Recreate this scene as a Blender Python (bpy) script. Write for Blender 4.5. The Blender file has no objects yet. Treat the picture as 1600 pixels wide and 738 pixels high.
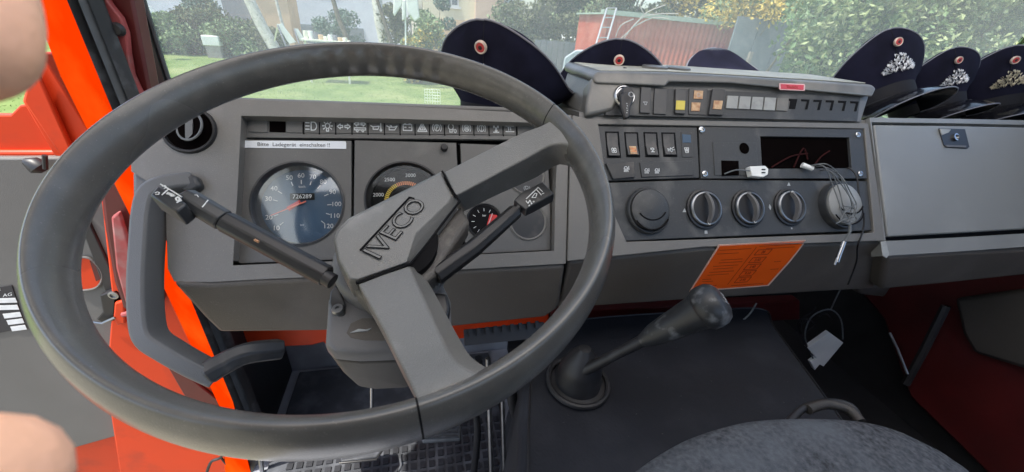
import bpy, bmesh, math, random
import numpy as np
from mathutils import Vector, Matrix
random.seed(7); rng = np.random.default_rng(7)
S = bpy.context.scene
COL = S.collection
R = math.radians

# ---------------------------------------------------------------- camera
FPX = 600.0
MC = np.array([[0.97554, 0.03758, 0.21678], [-0.20729, 0.48713, 0.84837], [0.07372, 0.87252, -0.48299]])
# rows: truck axes (x right, y forward, z up) in camera right / up / forward
CAM = np.array([0.0, 0.0, 2.35])
cd = bpy.data.cameras.new('camera'); cam = bpy.data.objects.new('camera', cd); COL.objects.link(cam)
cd.sensor_fit = 'HORIZONTAL'; cd.sensor_width = 36; cd.lens = 36 * FPX / 1600
cd.clip_start = 0.01; cd.clip_end = 500
right, up, fwd = MC[:, 0], MC[:, 1], MC[:, 2]
mw = Matrix(((right[0], up[0], -fwd[0], CAM[0]), (right[1], up[1], -fwd[1], CAM[1]), (right[2], up[2], -fwd[2], CAM[2]), (0, 0, 0, 1)))
cam.matrix_world = mw
cd.dof.use_dof = True; cd.dof.focus_distance = 0.62; cd.dof.aperture_fstop = cd.lens / 1.0
S.camera = cam

# ---------------------------------------------------------------- light
SUN_TO = Vector((-0.80, -0.25, 2.05)).normalized()
w = bpy.data.worlds.new('World'); S.world = w; w.use_nodes = True
nt = w.node_tree; nt.nodes.clear()
sky = nt.nodes.new('ShaderNodeTexSky'); sky.sky_type = 'NISHITA'; sky.sun_disc = False
sky.sun_elevation = math.asin(SUN_TO.z); sky.sun_rotation = math.atan2(SUN_TO.x, SUN_TO.y)
sky.air_density = 1.0; sky.dust_density = 2.5; sky.ozone_density = 1.0
bg = nt.nodes.new('ShaderNodeBackground'); bg.inputs['Strength'].default_value = 0.15
out = nt.nodes.new('ShaderNodeOutputWorld')
nt.links.new(sky.outputs[0], bg.inputs[0]); nt.links.new(bg.outputs[0], out.inputs[0])
sl = bpy.data.lights.new('sun', 'SUN'); sl.energy = 2.6; sl.angle = R(0.6); sl.color = (1, 0.95, 0.87)
so = bpy.data.objects.new('sun', sl); COL.objects.link(so)
so.rotation_euler = SUN_TO.to_track_quat('Z', 'Y').to_euler()
vs = S.view_settings; vs.view_transform = 'Standard'; vs.look = 'None'; vs.gamma = 1; vs.exposure = 1.4
S.cycles.use_denoising = True
try: S.cycles.denoiser = 'OPENIMAGEDENOISE'
except Exception: pass
S.cycles.max_bounces = 8; S.cycles.transparent_max_bounces = 12; S.cycles.sample_clamp_indirect = 6

# ---------------------------------------------------------------- picture point -> real surface
def ray(x, y): return MC @ np.array(((x - 800) / FPX, (369 - y) / FPX, 1.0))
def on(x, y, P, n):
    r = ray(x, y); n = np.asarray(n, float); return CAM + r * (((np.asarray(P) - CAM) @ n) / (r @ n))
UF = np.array([0, .588, .809]); UF /= np.linalg.norm(UF)
NF = np.array([0, -UF[2], UF[1]]); XA = np.array([1., 0, 0])
P0 = CAM + ray(467, 320) * .58
def F(x, y, w=0.0): return on(x, y, P0 + w * NF, NF)             # the plane of the dashboard face, w metres proud of it
def AY(x, y, Y): return on(x, y, (0, Y, 0), (0, 1, 0))
def AZ(x, y, Z): return on(x, y, (0, 0, Z), (0, 0, 1))
def AX(x, y, X): return on(x, y, (X, 0, 0), (1, 0, 0))
def L(x, v, w): return np.array([x, P0[1], P0[2]]) + v * UF + w * NF
def nz(a): a = np.asarray(a, float); return a / np.linalg.norm(a)
def rad(x0, y0, x1, y1, w=0): return float(np.linalg.norm(F(x1, y1, w) - F(x0, y0, w)))

def up_to(a, b, z):                 # carry the line b -> a on to the height z
    a = np.asarray(a, float); b = np.asarray(b, float); return a + (a - b) * (z - a[2]) / (a[2] - b[2])
# ---------------------------------------------------------------- materials
MATS = {}
def mat(name, col, rough=0.5, metal=0.0, var=0.12, scale=12.0, bump=0.0, bscale=300.0, spec=0.5, coat=0.0, col2=None, detail=4, emit=0, blotch=None, specks=0, coat_rough=.2):
    m = bpy.data.materials.new(name); m.use_nodes = True; t = m.node_tree; b = t.nodes['Principled BSDF']
    b.inputs['Roughness'].default_value = rough; b.inputs['Metallic'].default_value = metal
    b.inputs['Specular IOR Level'].default_value = spec; b.inputs['Coat Weight'].default_value = coat; b.inputs['Coat Roughness'].default_value = coat_rough
    tc = t.nodes.new('ShaderNodeTexCoord'); n = t.nodes.new('ShaderNodeTexNoise')
    n.inputs['Scale'].default_value = scale; n.inputs['Detail'].default_value = detail
    t.links.new(tc.outputs['Object'], n.inputs['Vector'])
    cr = t.nodes.new('ShaderNodeValToRGB'); cr.color_ramp.elements[0].position = .3; cr.color_ramp.elements[1].position = .7
    c2 = col2 or tuple(min(1, c * (1 + var)) for c in col); c1 = tuple(c * (1 - var) for c in col) if not col2 else col
    cr.color_ramp.elements[0].color = (*c1, 1); cr.color_ramp.elements[1].color = (*c2, 1)
    t.links.new(n.outputs['Fac'], cr.inputs['Fac']); last = cr.outputs['Color']
    if blotch:      # dust or wear in patches: colour, scale, low, high
        n3 = t.nodes.new('ShaderNodeTexNoise'); n3.inputs['Scale'].default_value = blotch[1]; n3.inputs['Detail'].default_value = 6
        t.links.new(tc.outputs['Object'], n3.inputs['Vector'])
        r3 = t.nodes.new('ShaderNodeMapRange'); r3.inputs['From Min'].default_value = blotch[2]; r3.inputs['From Max'].default_value = blotch[3]
        t.links.new(n3.outputs['Fac'], r3.inputs['Value'])
        mx = t.nodes.new('ShaderNodeMixRGB'); mx.inputs['Color2'].default_value = (*blotch[0], 1)
        t.links.new(r3.outputs[0], mx.inputs['Fac']); t.links.new(last, mx.inputs['Color1']); last = mx.outputs[0]
    if specks:      # fine pale dust grains
        n4 = t.nodes.new('ShaderNodeTexNoise'); n4.inputs['Scale'].default_value = 650; n4.inputs['Detail'].default_value = 1
        t.links.new(tc.outputs['Object'], n4.inputs['Vector'])
        r4 = t.nodes.new('ShaderNodeMapRange'); r4.inputs['From Min'].default_value = .68; r4.inputs['From Max'].default_value = .76; r4.inputs['To Max'].default_value = specks * .4
        t.links.new(n4.outputs['Fac'], r4.inputs['Value'])
        mx = t.nodes.new('ShaderNodeMixRGB'); mx.inputs['Color2'].default_value = (.5, .48, .44, 1)
        t.links.new(r4.outputs[0], mx.inputs['Fac']); t.links.new(last, mx.inputs['Color1']); last = mx.outputs[0]
    t.links.new(last, b.inputs['Base Color'])
    if rough > .15:
        rr = t.nodes.new('ShaderNodeMapRange'); rr.inputs['To Min'].default_value = rough - .08; rr.inputs['To Max'].default_value = min(1, rough + .1)
        t.links.new(n.outputs['Fac'], rr.inputs['Value']); t.links.new(rr.outputs[0], b.inputs['Roughness'])
    if bump:
        n2 = t.nodes.new('ShaderNodeTexNoise'); n2.inputs['Scale'].default_value = bscale; n2.inputs['Detail'].default_value = 3
        t.links.new(tc.outputs['Object'], n2.inputs['Vector'])
        bp = t.nodes.new('ShaderNodeBump'); bp.inputs['Strength'].default_value = bump; bp.inputs['Distance'].default_value = .002
        t.links.new(n2.outputs['Fac'], bp.inputs['Height']); t.links.new(bp.outputs[0], b.inputs['Normal'])
    if emit:
        b.inputs['Emission Color'].default_value = (*col, 1); b.inputs['Emission Strength'].default_value = emit
    MATS[name] = m; return m

DUST = (.26, .25, .23)
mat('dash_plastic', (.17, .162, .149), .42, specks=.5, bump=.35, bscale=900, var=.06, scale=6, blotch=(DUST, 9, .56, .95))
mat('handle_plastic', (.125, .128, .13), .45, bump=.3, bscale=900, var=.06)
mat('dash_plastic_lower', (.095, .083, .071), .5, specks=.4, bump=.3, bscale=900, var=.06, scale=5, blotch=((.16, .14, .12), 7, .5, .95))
mat('panel_plastic', (.118, .116, .111), .42, specks=.4, bump=.2, bscale=900, var=.06, blotch=(DUST, 14, .6, 1))
mat('console_plastic', (.047, .049, .051), .45, specks=.5, bump=.25, bscale=900, var=.08, blotch=(DUST, 12, .55, .95))
mat('sunlit_top', (.46, .46, .4), .5, bump=.3, bscale=500, blotch=((.34, .33, .28), 9, .45, .8))  # pale colour carries the bright light on the switch box top
mat('box_plastic', (.135, .132, .124), .38, coat=.4, specks=.6, bump=.3, bscale=700, var=.07, blotch=((.3, .28, .24), 10, .5, .9))
mat('switch_plastic', (.035, .037, .04), .35, var=.15, blotch=((.12, .11, .1), 30, .55, .9))
mat('black_plastic', (.018, .018, .02), .4, var=.2)
mat('glove_plastic', (.235, .24, .235), .33, specks=.3, bump=.25, bscale=800, var=.05, scale=3, blotch=((.3, .305, .3), 5, .48, .72))
mat('wheel_pad', (.17, .17, .163), .33, specks=.5, bump=.35, bscale=900, var=.05, blotch=((.33, .33, .32), 16, .6, .95))
mat('wheel_side', (.1, .094, .088), .55, bump=.5, bscale=500, var=.15, blotch=((.2, .19, .17), 60, .55, .8))
mat('shroud_dark', (.05, .045, .04), .5, bump=.3, bscale=900)
mat('shroud_plastic', (.13, .128, .13), .45, bump=.3, bscale=900, var=.05, blotch=(DUST, 10, .55, .95))
mat('groove', (.008, .008, .009), .7, spec=.1)
mat('hole_black', (.004, .003, .003), .9, spec=0)
mat('hole_red', (.03, .006, .006), .8, spec=.1)
mat('white_ink', (.72, .74, .74), .6, var=.1, scale=60)
mat('dim_ink', (.4, .42, .43), .6, var=.1, scale=60)
mat('dark_ink', (.03, .03, .035), .6)
mat('strip_white', (.74, .77, .8), .4, var=.05)
mat('dial_blue', (.032, .08, .145), .4, var=.1)
mat('dial_black', (.006, .006, .007), .6, spec=.1)
mat('yellow_ink', (.75, .55, .06), .5); mat('orange_ink', (.8, .28, .1), .5); mat('red_ink', (.6, .03, .03), .5)
mat('needle', (.85, .2, .12), .45, emit=0)
mat('chrome', (.5, .51, .52), .22, 1.0, var=.1)
mat('steel', (.3, .31, .32), .35, 1.0, var=.2, scale=40)
mat('sticker_orange', (1.0, .12, .004), .5, var=.08, scale=20)
mat('sticker_edge', (.8, .5, .38), .5)
mat('sticker_ink', (.28, .02, .005), .6)
mat('label_red', (.55, .06, .09), .4); mat('label_rim', (.7, .45, .45), .4)
mat('amber', (.62, .42, .24), .5, blotch=((.4, .2, .1), 120, .4, .6)); mat('lamp_yellow', (.62, .5, .06), .35)
mat('blank_grey', (.33, .34, .33), .45, blotch=((.2, .2, .2), 60, .5, .9))
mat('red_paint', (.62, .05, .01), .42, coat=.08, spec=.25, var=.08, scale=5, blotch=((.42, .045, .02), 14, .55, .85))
mat('sunlit_red_paint', (.56, .026, .0003), .6, coat=.0, spec=.0, var=.05, scale=4, blotch=((.6, .07, .004), 7, .45, .75))  # cab red shifted in colour to paint in the direct sun
mat('dark_shaded_red', (.085, .008, .008), .45, coat=.1, var=.25, scale=7, blotch=((.07, .01, .01), 12, .45, .8))  # cab red darkened for parts that stand in shade
mat('red_paint_dust', (.3, .06, .06), .5, var=.2, scale=14, blotch=((.3, .2, .19), 25, .5, .8))
mat('rubber', (.03, .031, .034), .55, var=.25, blotch=((.14, .15, .16), 24, .5, .8))
mat('rubber_dusty', (.09, .1, .11), .6, var=.25, scale=30)
mat('door_trim', (.13, .127, .12), .6, bump=.3, bscale=500, var=.04, blotch=((.16, .155, .145), 5, .5, .9))
mat('engine_mat', (.008, .0095, .015), .8, bump=.6, bscale=160, var=.2, scale=7, blotch=((.026, .029, .038), 8, .5, .85))
mat('floor_mat', (.05, .055, .065), .55, var=.25, scale=14, blotch=((.13, .14, .16), 14, .48, .8))
mat('lit_footwell', (.3, .32, .36), .5, var=.2, scale=8, blotch=((.2, .21, .23), 9, .45, .8))  # paled to stand for daylight reaching the left footwell
mat('floor_pocket', (.02, .022, .028), .5, var=.3)
mat('dark_metal', (.02, .02, .022), .5, var=.3)
mat('knob_black', (.024, .026, .029), .42, var=.2, blotch=((.2, .21, .22), 45, .55, .8))
mat('boot_rubber', (.018, .018, .02), .5, var=.2, blotch=((.05, .05, .055), 20, .5, .8))
mat('seat_fabric', (.045, .048, .054), .95, scale=150, col2=(.135, .143, .16), bump=1.0, bscale=700, spec=.1, detail=6, blotch=((.13, .145, .165), 9, .4, .7))
mat('cap_cloth', (.012, .012, .026), .95, var=.35, scale=18, bump=.3, bscale=1200, spec=.15)
mat('cap_cloth_warm', (.04, .03, .034), .9, var=.2, scale=30, bump=.3, bscale=1200, spec=.15)
mat('cap_band', (.006, .006, .01), .8); mat('cap_visor', (.008, .008, .01), .12, coat=.6)
mat('cap_piping', (.2, .2, .23), .5); mat('cap_cord', (.5, .52, .55), .35, .6)
mat('badge_silver', (.72, .73, .76), .3, .7, var=.3, scale=200); mat('badge_gold', (.55, .5, .38), .35, .7, var=.3, scale=200)
mat('cockade_red', (.55, .05, .05), .4); mat('cockade_rim', (.7, .55, .45), .35, .4); mat('cockade_black', (.03, .01, .01), .5)
mat('wire_grey', (.13, .14, .145), .45, var=.3, scale=90); mat('wire_black', (.012, .012, .014), .4); mat('connector_white', (.85, .86, .83), .4, var=.06)
mat('skin', (.9, .5, .31), .5, col2=(.98, .56, .4), scale=60, bump=.3, bscale=260, spec=.4)
mat('nail', (.75, .5, .42), .3)
mat('lawn', (.105, .17, .045), .95, col2=(.19, .25, .085), scale=1.2, detail=12, spec=.1, bump=1, bscale=60, blotch=((.27, .3, .13), .5, .5, .8))
mat('grass', (.13, .2, .06), .9, spec=.1)
mat('dry_ground', (.3, .27, .2), .95, col2=(.2, .19, .13), scale=.8)
mat('leaf_pale', (.2, .27, .13), .6, var=.35, scale=2.2, spec=.25); mat('leaf_ivy', (.14, .22, .09), .45, var=.4, scale=2.5, spec=.4)
mat('leaf_ivy_light', (.28, .33, .15), .5, var=.3, scale=2.5, spec=.4)
mat('leaf_dark', (.045, .08, .04), .7, var=.3, scale=2, spec=.2); mat('leaf_olive', (.12, .13, .065), .7, var=.3, scale=2, spec=.2)
mat('leaf_yellow', (.6, .45, .1), .6, var=.3, scale=2); mat('leaf_blue', (.1, .16, .12), .6, var=.3, scale=2)
mat('bark', (.16, .13, .1), .9, var=.35, scale=6, bump=.8, bscale=30); mat('birch', (.62, .6, .54), .8, var=.2, scale=6, blotch=((.2, .18, .16), 10, .6, .7))
mat('plaster_white', (.62, .66, .72), .9, var=.06, scale=1.5); mat('plaster_cream', (.72, .66, .48), .9, var=.06, scale=1.2)
mat('plaster_pink', (.68, .5, .38), .9, var=.08, scale=1.5); mat('plaster_tan', (.62, .45, .28), .9, var=.12, scale=1.5)
mat('roof_tile', (.22, .12, .09), .8, var=.2, scale=4); mat('window_glass', (.1, .13, .16), .08, spec=.8, var=.3, scale=.6); mat('window_white', (.75, .75, .73), .6)
mat('shade_grey', (.2, .21, .24), .8, var=.15); mat('wood_grey', (.3, .28, .25), .85, var=.25, scale=5)
mat('container_red', (.52, .11, .065), .55, var=.12, scale=1.6, bump=.2, bscale=20, blotch=((.62, .24, .17), 1.8, .5, .85)); mat('container_rail', (.36, .44, .36), .6)
mat('slate_panel', (.17, .2, .22), .7, var=.12, scale=1.5, blotch=((.25, .28, .3), 2, .5, .8)); mat('alu', (.42, .43, .43), .45, .5, var=.1); mat('twig', (.42, .39, .35), .8)
mat('cloth_white', (.78, .8, .76), .85, var=.06, scale=5); mat('white_plastic', (.75, .75, .62), .5, var=.05); mat('tarp', (.4, .46, .5), .6, var=.2, scale=4)
mat('umbrella_grey', (.48, .5, .46), .8, var=.1)
mat('roof_lining', (.22, .22, .21), .9); mat('rear_trim', (.26, .235, .21), .9)

# the windscreen: clear glass; its film of dust also paints in the washed-out haze
gm = bpy.data.materials.new('windscreen_glass'); gm.use_nodes = True; t = gm.node_tree; t.nodes.clear()
o_ = t.nodes.new('ShaderNodeOutputMaterial'); tr = t.nodes.new('ShaderNodeBsdfTransparent'); tr.inputs[0].default_value = (.95, .97, .96, 1)
gl = t.nodes.new('ShaderNodeBsdfGlossy'); gl.inputs['Roughness'].default_value = .03
di = t.nodes.new('ShaderNodeBsdfTranslucent'); di.inputs[0].default_value = (.85, .86, .84, 1)
df = t.nodes.new('ShaderNodeBsdfDiffuse'); df.inputs[0].default_value = (.8, .8, .78, 1)
m0 = t.nodes.new('ShaderNodeMixShader'); m0.inputs[0].default_value = .35
m1 = t.nodes.new('ShaderNodeMixShader'); m2 = t.nodes.new('ShaderNodeMixShader'); m2.inputs[0].default_value = .03
tc = t.nodes.new('ShaderNodeTexCoord'); no = t.nodes.new('ShaderNodeTexNoise'); no.inputs['Scale'].default_value = 3; no.inputs['Detail'].default_value = 7
mr = t.nodes.new('ShaderNodeMapRange'); mr.inputs['To Min'].default_value = .13; mr.inputs['To Max'].default_value = .22
t.links.new(tc.outputs['Object'], no.inputs['Vector']); t.links.new(no.outputs['Fac'], mr.inputs['Value']); t.links.new(mr.outputs[0], m1.inputs[0])
t.links.new(di.outputs[0], m0.inputs[1]); t.links.new(df.outputs[0], m0.inputs[2])
t.links.new(tr.outputs[0], m1.inputs[1]); t.links.new(m0.outputs[0], m1.inputs[2])
t.links.new(m1.outputs[0], m2.inputs[1]); t.links.new(gl.outputs[0], m2.inputs[2]); t.links.new(m2.outputs[0], o_.inputs[0])
MATS['windscreen_glass'] = gm
hm = bpy.data.materials.new('added_light_diffuser'); hm.use_nodes = True; t = hm.node_tree; t.nodes.clear()  # milky translucent sheet for the added light panels
o_ = t.nodes.new('ShaderNodeOutputMaterial'); a_ = t.nodes.new('ShaderNodeBsdfTranslucent'); a_.inputs[0].default_value = (.98, .93, .86, 1)
b_ = t.nodes.new('ShaderNodeBsdfDiffuse'); b_.inputs[0].default_value = (.8, .8, .8, 1); m_ = t.nodes.new('ShaderNodeMixShader'); m_.inputs[0].default_value = .2
t.links.new(a_.outputs[0], m_.inputs[1]); t.links.new(b_.outputs[0], m_.inputs[2]); t.links.new(m_.outputs[0], o_.inputs[0]); MATS['added_light_diffuser'] = hm
# the dial cover: thin glass that mirrors the added side light panel
gm = bpy.data.materials.new('dial_glass'); gm.use_nodes = True; t = gm.node_tree; t.nodes.clear()
o_ = t.nodes.new('ShaderNodeOutputMaterial'); tr = t.nodes.new('ShaderNodeBsdfTransparent')
gl = t.nodes.new('ShaderNodeBsdfGlossy'); gl.inputs['Roughness'].default_value = .08; gl.inputs[0].default_value = (.85, .93, 1, 1)
m2 = t.nodes.new('ShaderNodeMixShader'); m2.inputs[0].default_value = .16
t.links.new(tr.outputs[0], m2.inputs[1]); t.links.new(gl.outputs[0], m2.inputs[2]); t.links.new(m2.outputs[0], o_.inputs[0])
MATS['dial_glass'] = gm
g2 = gm.copy(); g2.name = 'dark_dial_glass'; MATS['dark_dial_glass'] = g2
for nd in g2.node_tree.nodes:
    if nd.type == 'MIX_SHADER': nd.inputs[0].default_value = .03

# ---------------------------------------------------------------- mesh helpers
def world_off(p):
    o = Vector((0, 0, 0))
    while p is not None: o += p.location; p = p.parent
    return o
def circ(n, a0=0, a1=2 * math.pi, end=False):
    return [a0 + (a1 - a0) * i / (n if not end else n - 1) for i in range(n)]
class MB:
    def __init__(s): s.v = []; s.f = []
    def add(s, vs, fs):
        k = len(s.v); s.v += [tuple(map(float, p)) for p in vs]; s.f += [tuple(i + k for i in f) for f in fs]; return s
    def prism(s, pts, d):                               # polygon pts pushed along the vector d
        n = len(pts); d = np.asarray(d, float)
        vs = [np.asarray(p, float) for p in pts] + [np.asarray(p, float) + d for p in pts]
        return s.add(vs, [tuple(range(n)), tuple(range(2 * n - 1, n - 1, -1))] + [(i, (i + 1) % n, (i + 1) % n + n, i + n) for i in range(n)])
    def loft(s, rings, cap=True, closed=True, wrap=False):
        n = len(rings[0]); m = len(rings); vs = [p for r in rings for p in r]; fs = []
        for j in range(m if wrap else m - 1):
            a, b = j * n, ((j + 1) % m) * n
            for i in range(n if closed else n - 1):
                k = (i + 1) % n; fs.append((a + i, a + k, b + k, b + i))
        if cap and closed and not wrap: fs += [tuple(range(n)), tuple(range(m * n - 1, (m - 1) * n - 1, -1))]
        return s.add(vs, fs)
    def frame(s, outer, inner, d):                      # ring between two outlines of equal count, with depth
        n = len(outer); d = np.asarray(d, float)
        O = [np.asarray(p, float) for p in outer]; I = [np.asarray(p, float) for p in inner]
        return s.loft([[p + d for p in O], O, I, [p + d for p in I]], cap=False, wrap=True)
    def tube(s, path, r, n=10, flat=1.0, upv=None):
        P = [np.asarray(p, float) for p in path]; m = len(P)
        rs = r if hasattr(r, '__len__') else [r] * m; rings = []; prev = upv
        for i in range(m):
            tdir = nz(P[min(i + 1, m - 1)] - P[max(i - 1, 0)])
            u = np.asarray(prev if prev is not None else ((0, 0, 1) if abs(tdir[2]) < .9 else (1, 0, 0)), float)
            u = nz(u - tdir * (u @ tdir)); q = np.cross(tdir, u)
            if upv is None: prev = u
            rings.append([P[i] + rs[i] * (math.cos(a) * q + flat * math.sin(a) * u) for a in circ(n)])
        return s.loft(rings)
    def sweep(s, path, sec, upv, scale=None):           # a cross-section (side, up) along a path
        P = [np.asarray(p, float) for p in path]; m = len(P); rings = []
        for i in range(m):
            tdir = nz(P[min(i + 1, m - 1)] - P[max(i - 1, 0)]); u = np.asarray(upv, float)
            u = nz(u - tdir * (u @ tdir)); q = np.cross(tdir, u); k = scale[i] if scale else 1
            rings.append([P[i] + k * (a * q + b * u) for a, b in sec])
        return s.loft(rings)
    def lathe(s, O, e1, e2, prof, n=36, cap=True):      # profile (radius, height along e1 x e2)
        O = np.asarray(O, float); e1 = nz(e1); e2 = nz(e2); h = np.cross(e1, e2)
        return s.loft([[O + r * (math.cos(a) * e1 + math.sin(a) * e2) + z * h for a in circ(n)] for r, z in prof], cap=cap)
    def box(s, O, e1, e2, e3, a, b, c):                 # centre, axes, full sizes
        O = np.asarray(O, float); e1, e2, e3 = nz(e1) * a / 2, nz(e2) * b / 2, nz(e3) * c / 2
        vs = [O + i * e1 + j * e2 + k * e3 for k in (-1, 1) for i, j in ((-1, -1), (1, -1), (1, 1), (-1, 1))]
        return s.add(vs, [(0, 3, 2, 1), (4, 5, 6, 7), (0, 1, 5, 4), (1, 2, 6, 5), (2, 3, 7, 6), (3, 0, 4, 7)])
    def stroke(s, pts, O, e1, e2, wd, th=.0003, closed=False):
        O = np.asarray(O, float); nn = np.cross(e1, e2); pts = list(pts) + ([pts[0]] if closed else [])
        for (a, b), (c, d) in zip(pts[:-1], pts[1:]):
            l = math.hypot(c - a, d - b)
            if l < 1e-9: continue
            tx, ty = (c - a) / l, (d - b) / l; px, py = -ty * wd / 2, tx * wd / 2
            a2, b2, c2, d2 = a - tx * wd * .3, b - ty * wd * .3, c + tx * wd * .3, d + ty * wd * .3
            q = [(a2 + px, b2 + py), (a2 - px, b2 - py), (c2 - px, d2 - py), (c2 + px, d2 + py)]
            s.prism([O + x * e1 + y * e2 + nn * th for x, y in q], -nn * th * .9)
        return s
    def build(s, name, m, parent=None, smooth=40, bevel=0, seg=2, sub=0, tri=False):
        me = bpy.data.meshes.new(name); off = world_off(parent)
        me.from_pydata([(x - off.x, y - off.y, z - off.z) for x, y, z in s.v], [], s.f)
        bm = bmesh.new(); bm.from_mesh(me); bmesh.ops.remove_doubles(bm, verts=bm.verts, dist=1e-6)
        bmesh.ops.recalc_face_normals(bm, faces=bm.faces); bm.to_mesh(me); bm.free()
        me.materials.append(MATS[m])
        if smooth:
            me.shade_smooth(); me.set_sharp_from_angle(angle=R(smooth))
        o = bpy.data.objects.new(name, me); COL.objects.link(o)
        if parent is not None: o.parent = parent
        if bevel:
            b = o.modifiers.new('bevel', 'BEVEL'); b.width = bevel; b.segments = seg; b.limit_method = 'ANGLE'; b.angle_limit = R(32); b.harden_normals = False
        if sub:
            q = o.modifiers.new('sub', 'SUBSURF'); q.levels = q.render_levels = sub
        return o
def tag(o, label=None, cat=None, group=None, kind=None):
    if label: o['label'] = label
    if cat: o['category'] = cat
    if group: o['group'] = group
    if kind: o['kind'] = kind
    return o
def thing(name, loc, label, cat, group=None):
    o = bpy.data.objects.new(name, None); o.empty_display_size = .05; o.location = tuple(map(float, loc)); COL.objects.link(o)
    return tag(o, label, cat, group)
def struct(o): o['kind'] = 'structure'; return o
def text(name, s, m, O, e1, e2, size, parent=None, thick=.0002, lift=.0003, align='CENTER', offset=0, sx=1.0):
    cu = bpy.data.curves.new('tmp', 'FONT'); cu.body = s; cu.size = 1; cu.align_x = align; cu.align_y = 'CENTER'; cu.resolution_u = 3; cu.offset = offset
    ob = bpy.data.objects.new('tmp', cu); COL.objects.link(ob)
    dg = bpy.context.evaluated_depsgraph_get(); me = ob.evaluated_get(dg).to_mesh()
    e1 = nz(e1); e2 = nz(e2); n = np.cross(e1, e2); O = np.asarray(O, float) + n * lift
    mb = MB(); mb.add([O + v.co.x * size * sx * e1 + v.co.y * size * e2 for v in me.vertices], [tuple(p.vertices) for p in me.polygons])
    ob.evaluated_get(dg).to_mesh_clear(); COL.objects.unlink(ob); bpy.data.objects.remove(ob); bpy.data.curves.remove(cu)
    if name is None: return mb
    return mb.build(name, m, parent, smooth=0)
def ell(cx, cy, rx, ry, n=20, a0=0, a1=360): return [(cx + rx * math.cos(R(a0 + (a1 - a0) * i / n)), cy + ry * math.sin(R(a0 + (a1 - a0) * i / n))) for i in range(n + 1)]
def smooth_path(P, k=6):                                 # Catmull-Rom
    P = [np.asarray(p, float) for p in P]; out_ = []
    for i in range(len(P) - 1):
        a, b, c, d = P[max(i - 1, 0)], P[i], P[i + 1], P[min(i + 2, len(P) - 1)]
        for j in range(k):
            u = j / k; out_.append(.5 * ((2 * b) + (c - a) * u + (2 * a - 5 * b + 4 * c - d) * u * u + (3 * b - a - 3 * c + d) * u ** 3))
    return out_ + [P[-1]]
# ================================================================ THE CAB (setting of the close-up)
def wallbox(name, m, lo, hi, parent=None, **k):
    c = [(a + b) / 2 for a, b in zip(lo, hi)]
    return MB().box(c, (1, 0, 0), (0, 1, 0), (0, 0, 1), *[b - a for a, b in zip(lo, hi)]).build(name, m, parent, **k)

cab = thing('truck_cab', (-.5, .75, 1.2), 'red painted truck cab around the dashboard, with black sealed pillar and windscreen', 'truck cab')
FLOORZ = 1.22
# floor, bulkhead, roof
wallbox('floor', 'lit_footwell', (-.5, -1.0, FLOORZ - .05), (.3, 1.2, FLOORZ - .02), cab)
wallbox('floor', 'dark_metal', (.3, -1.0, FLOORZ - .05), (2.0, 1.2, FLOORZ - .02), cab)  # same floor in a dark colour for the shaded right footwell
wallbox('bulkhead', 'lit_footwell', (-.6, 1.1, FLOORZ - .02), (.3, 1.15, 2.1), cab)
wallbox('bulkhead', 'dark_metal', (.3, 1.1, FLOORZ - .02), (1.75, 1.15, 2.1), cab)
wallbox('kick_panel', 'dark_metal', (-.52, .78, FLOORZ - .02), (-.49, 1.12, 2.1), cab)
wallbox('roof', 'roof_lining', (1.3, -.1, 2.98), (1.95, .8, 3.04), cab, bevel=.01)
wallbox('roof', 'roof_lining', (-.62, .62, 2.98), (1.3, .8, 3.04), cab, bevel=.01)
wallbox('roof', 'roof_lining', (-.62, -.1, 2.98), (-.42, .62, 3.04), cab, bevel=.01)
MB().add([(-.42, -.1, 3.0), (1.3, -.1, 3.0), (1.3, .62, 3.0), (-.42, .62, 3.0)], [(0, 1, 2, 3)]).build('added_roof_light_panel', 'added_light_diffuser', cab, smooth=0)  # unseen panel added as a soft top light over the dashboard
wallbox('rear_wall', 'rear_trim', (-.52, -.8, 1.2), (1.7, -.75, 2.15), cab)
wallbox('rear_wall', 'rear_trim', (-.52, -.8, 2.15), (.2, -.75, 3.04), cab)
wallbox('rear_wall', 'rear_trim', (.2, -.8, 2.85), (1.7, -.75, 3.04), cab)
wallbox('roof', 'roof_lining', (-.62, -.8, 2.98), (1.95, -.1, 3.04), cab, bevel=.01)
wallbox('unseen_shading_header', 'rear_trim', (-.525, -.6, 2.34), (-.475, .58, 2.44), cab)  # unseen header, set low to keep sun off the dashboard and wheel
wallbox('rear_pillar', 'rear_trim', (-.52, -.75, 1.2), (-.47, -.4, 2.98), cab)
wallbox('unseen_shading_header', 'rear_trim', (-.52, -.75, 2.86), (-.47, .6, 2.98), cab)
wallbox('unseen_shading_header', 'rear_trim', (-.52, .5, 2.43), (-.47, .6, 2.86), cab)
wallbox('unseen_shading_header', 'rear_trim', (-.52, -.75, 2.43), (-.47, -.4, 2.86), cab)
MB().add([(-.5, -.4, 2.43), (-.5, .5, 2.43), (-.5, .5, 2.87), (-.5, -.4, 2.87)], [(0, 1, 2, 3)]).build('added_side_light_panel', 'added_light_diffuser', cab, smooth=0)  # unseen panel added for soft fill and a dial reflection from the left
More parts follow.
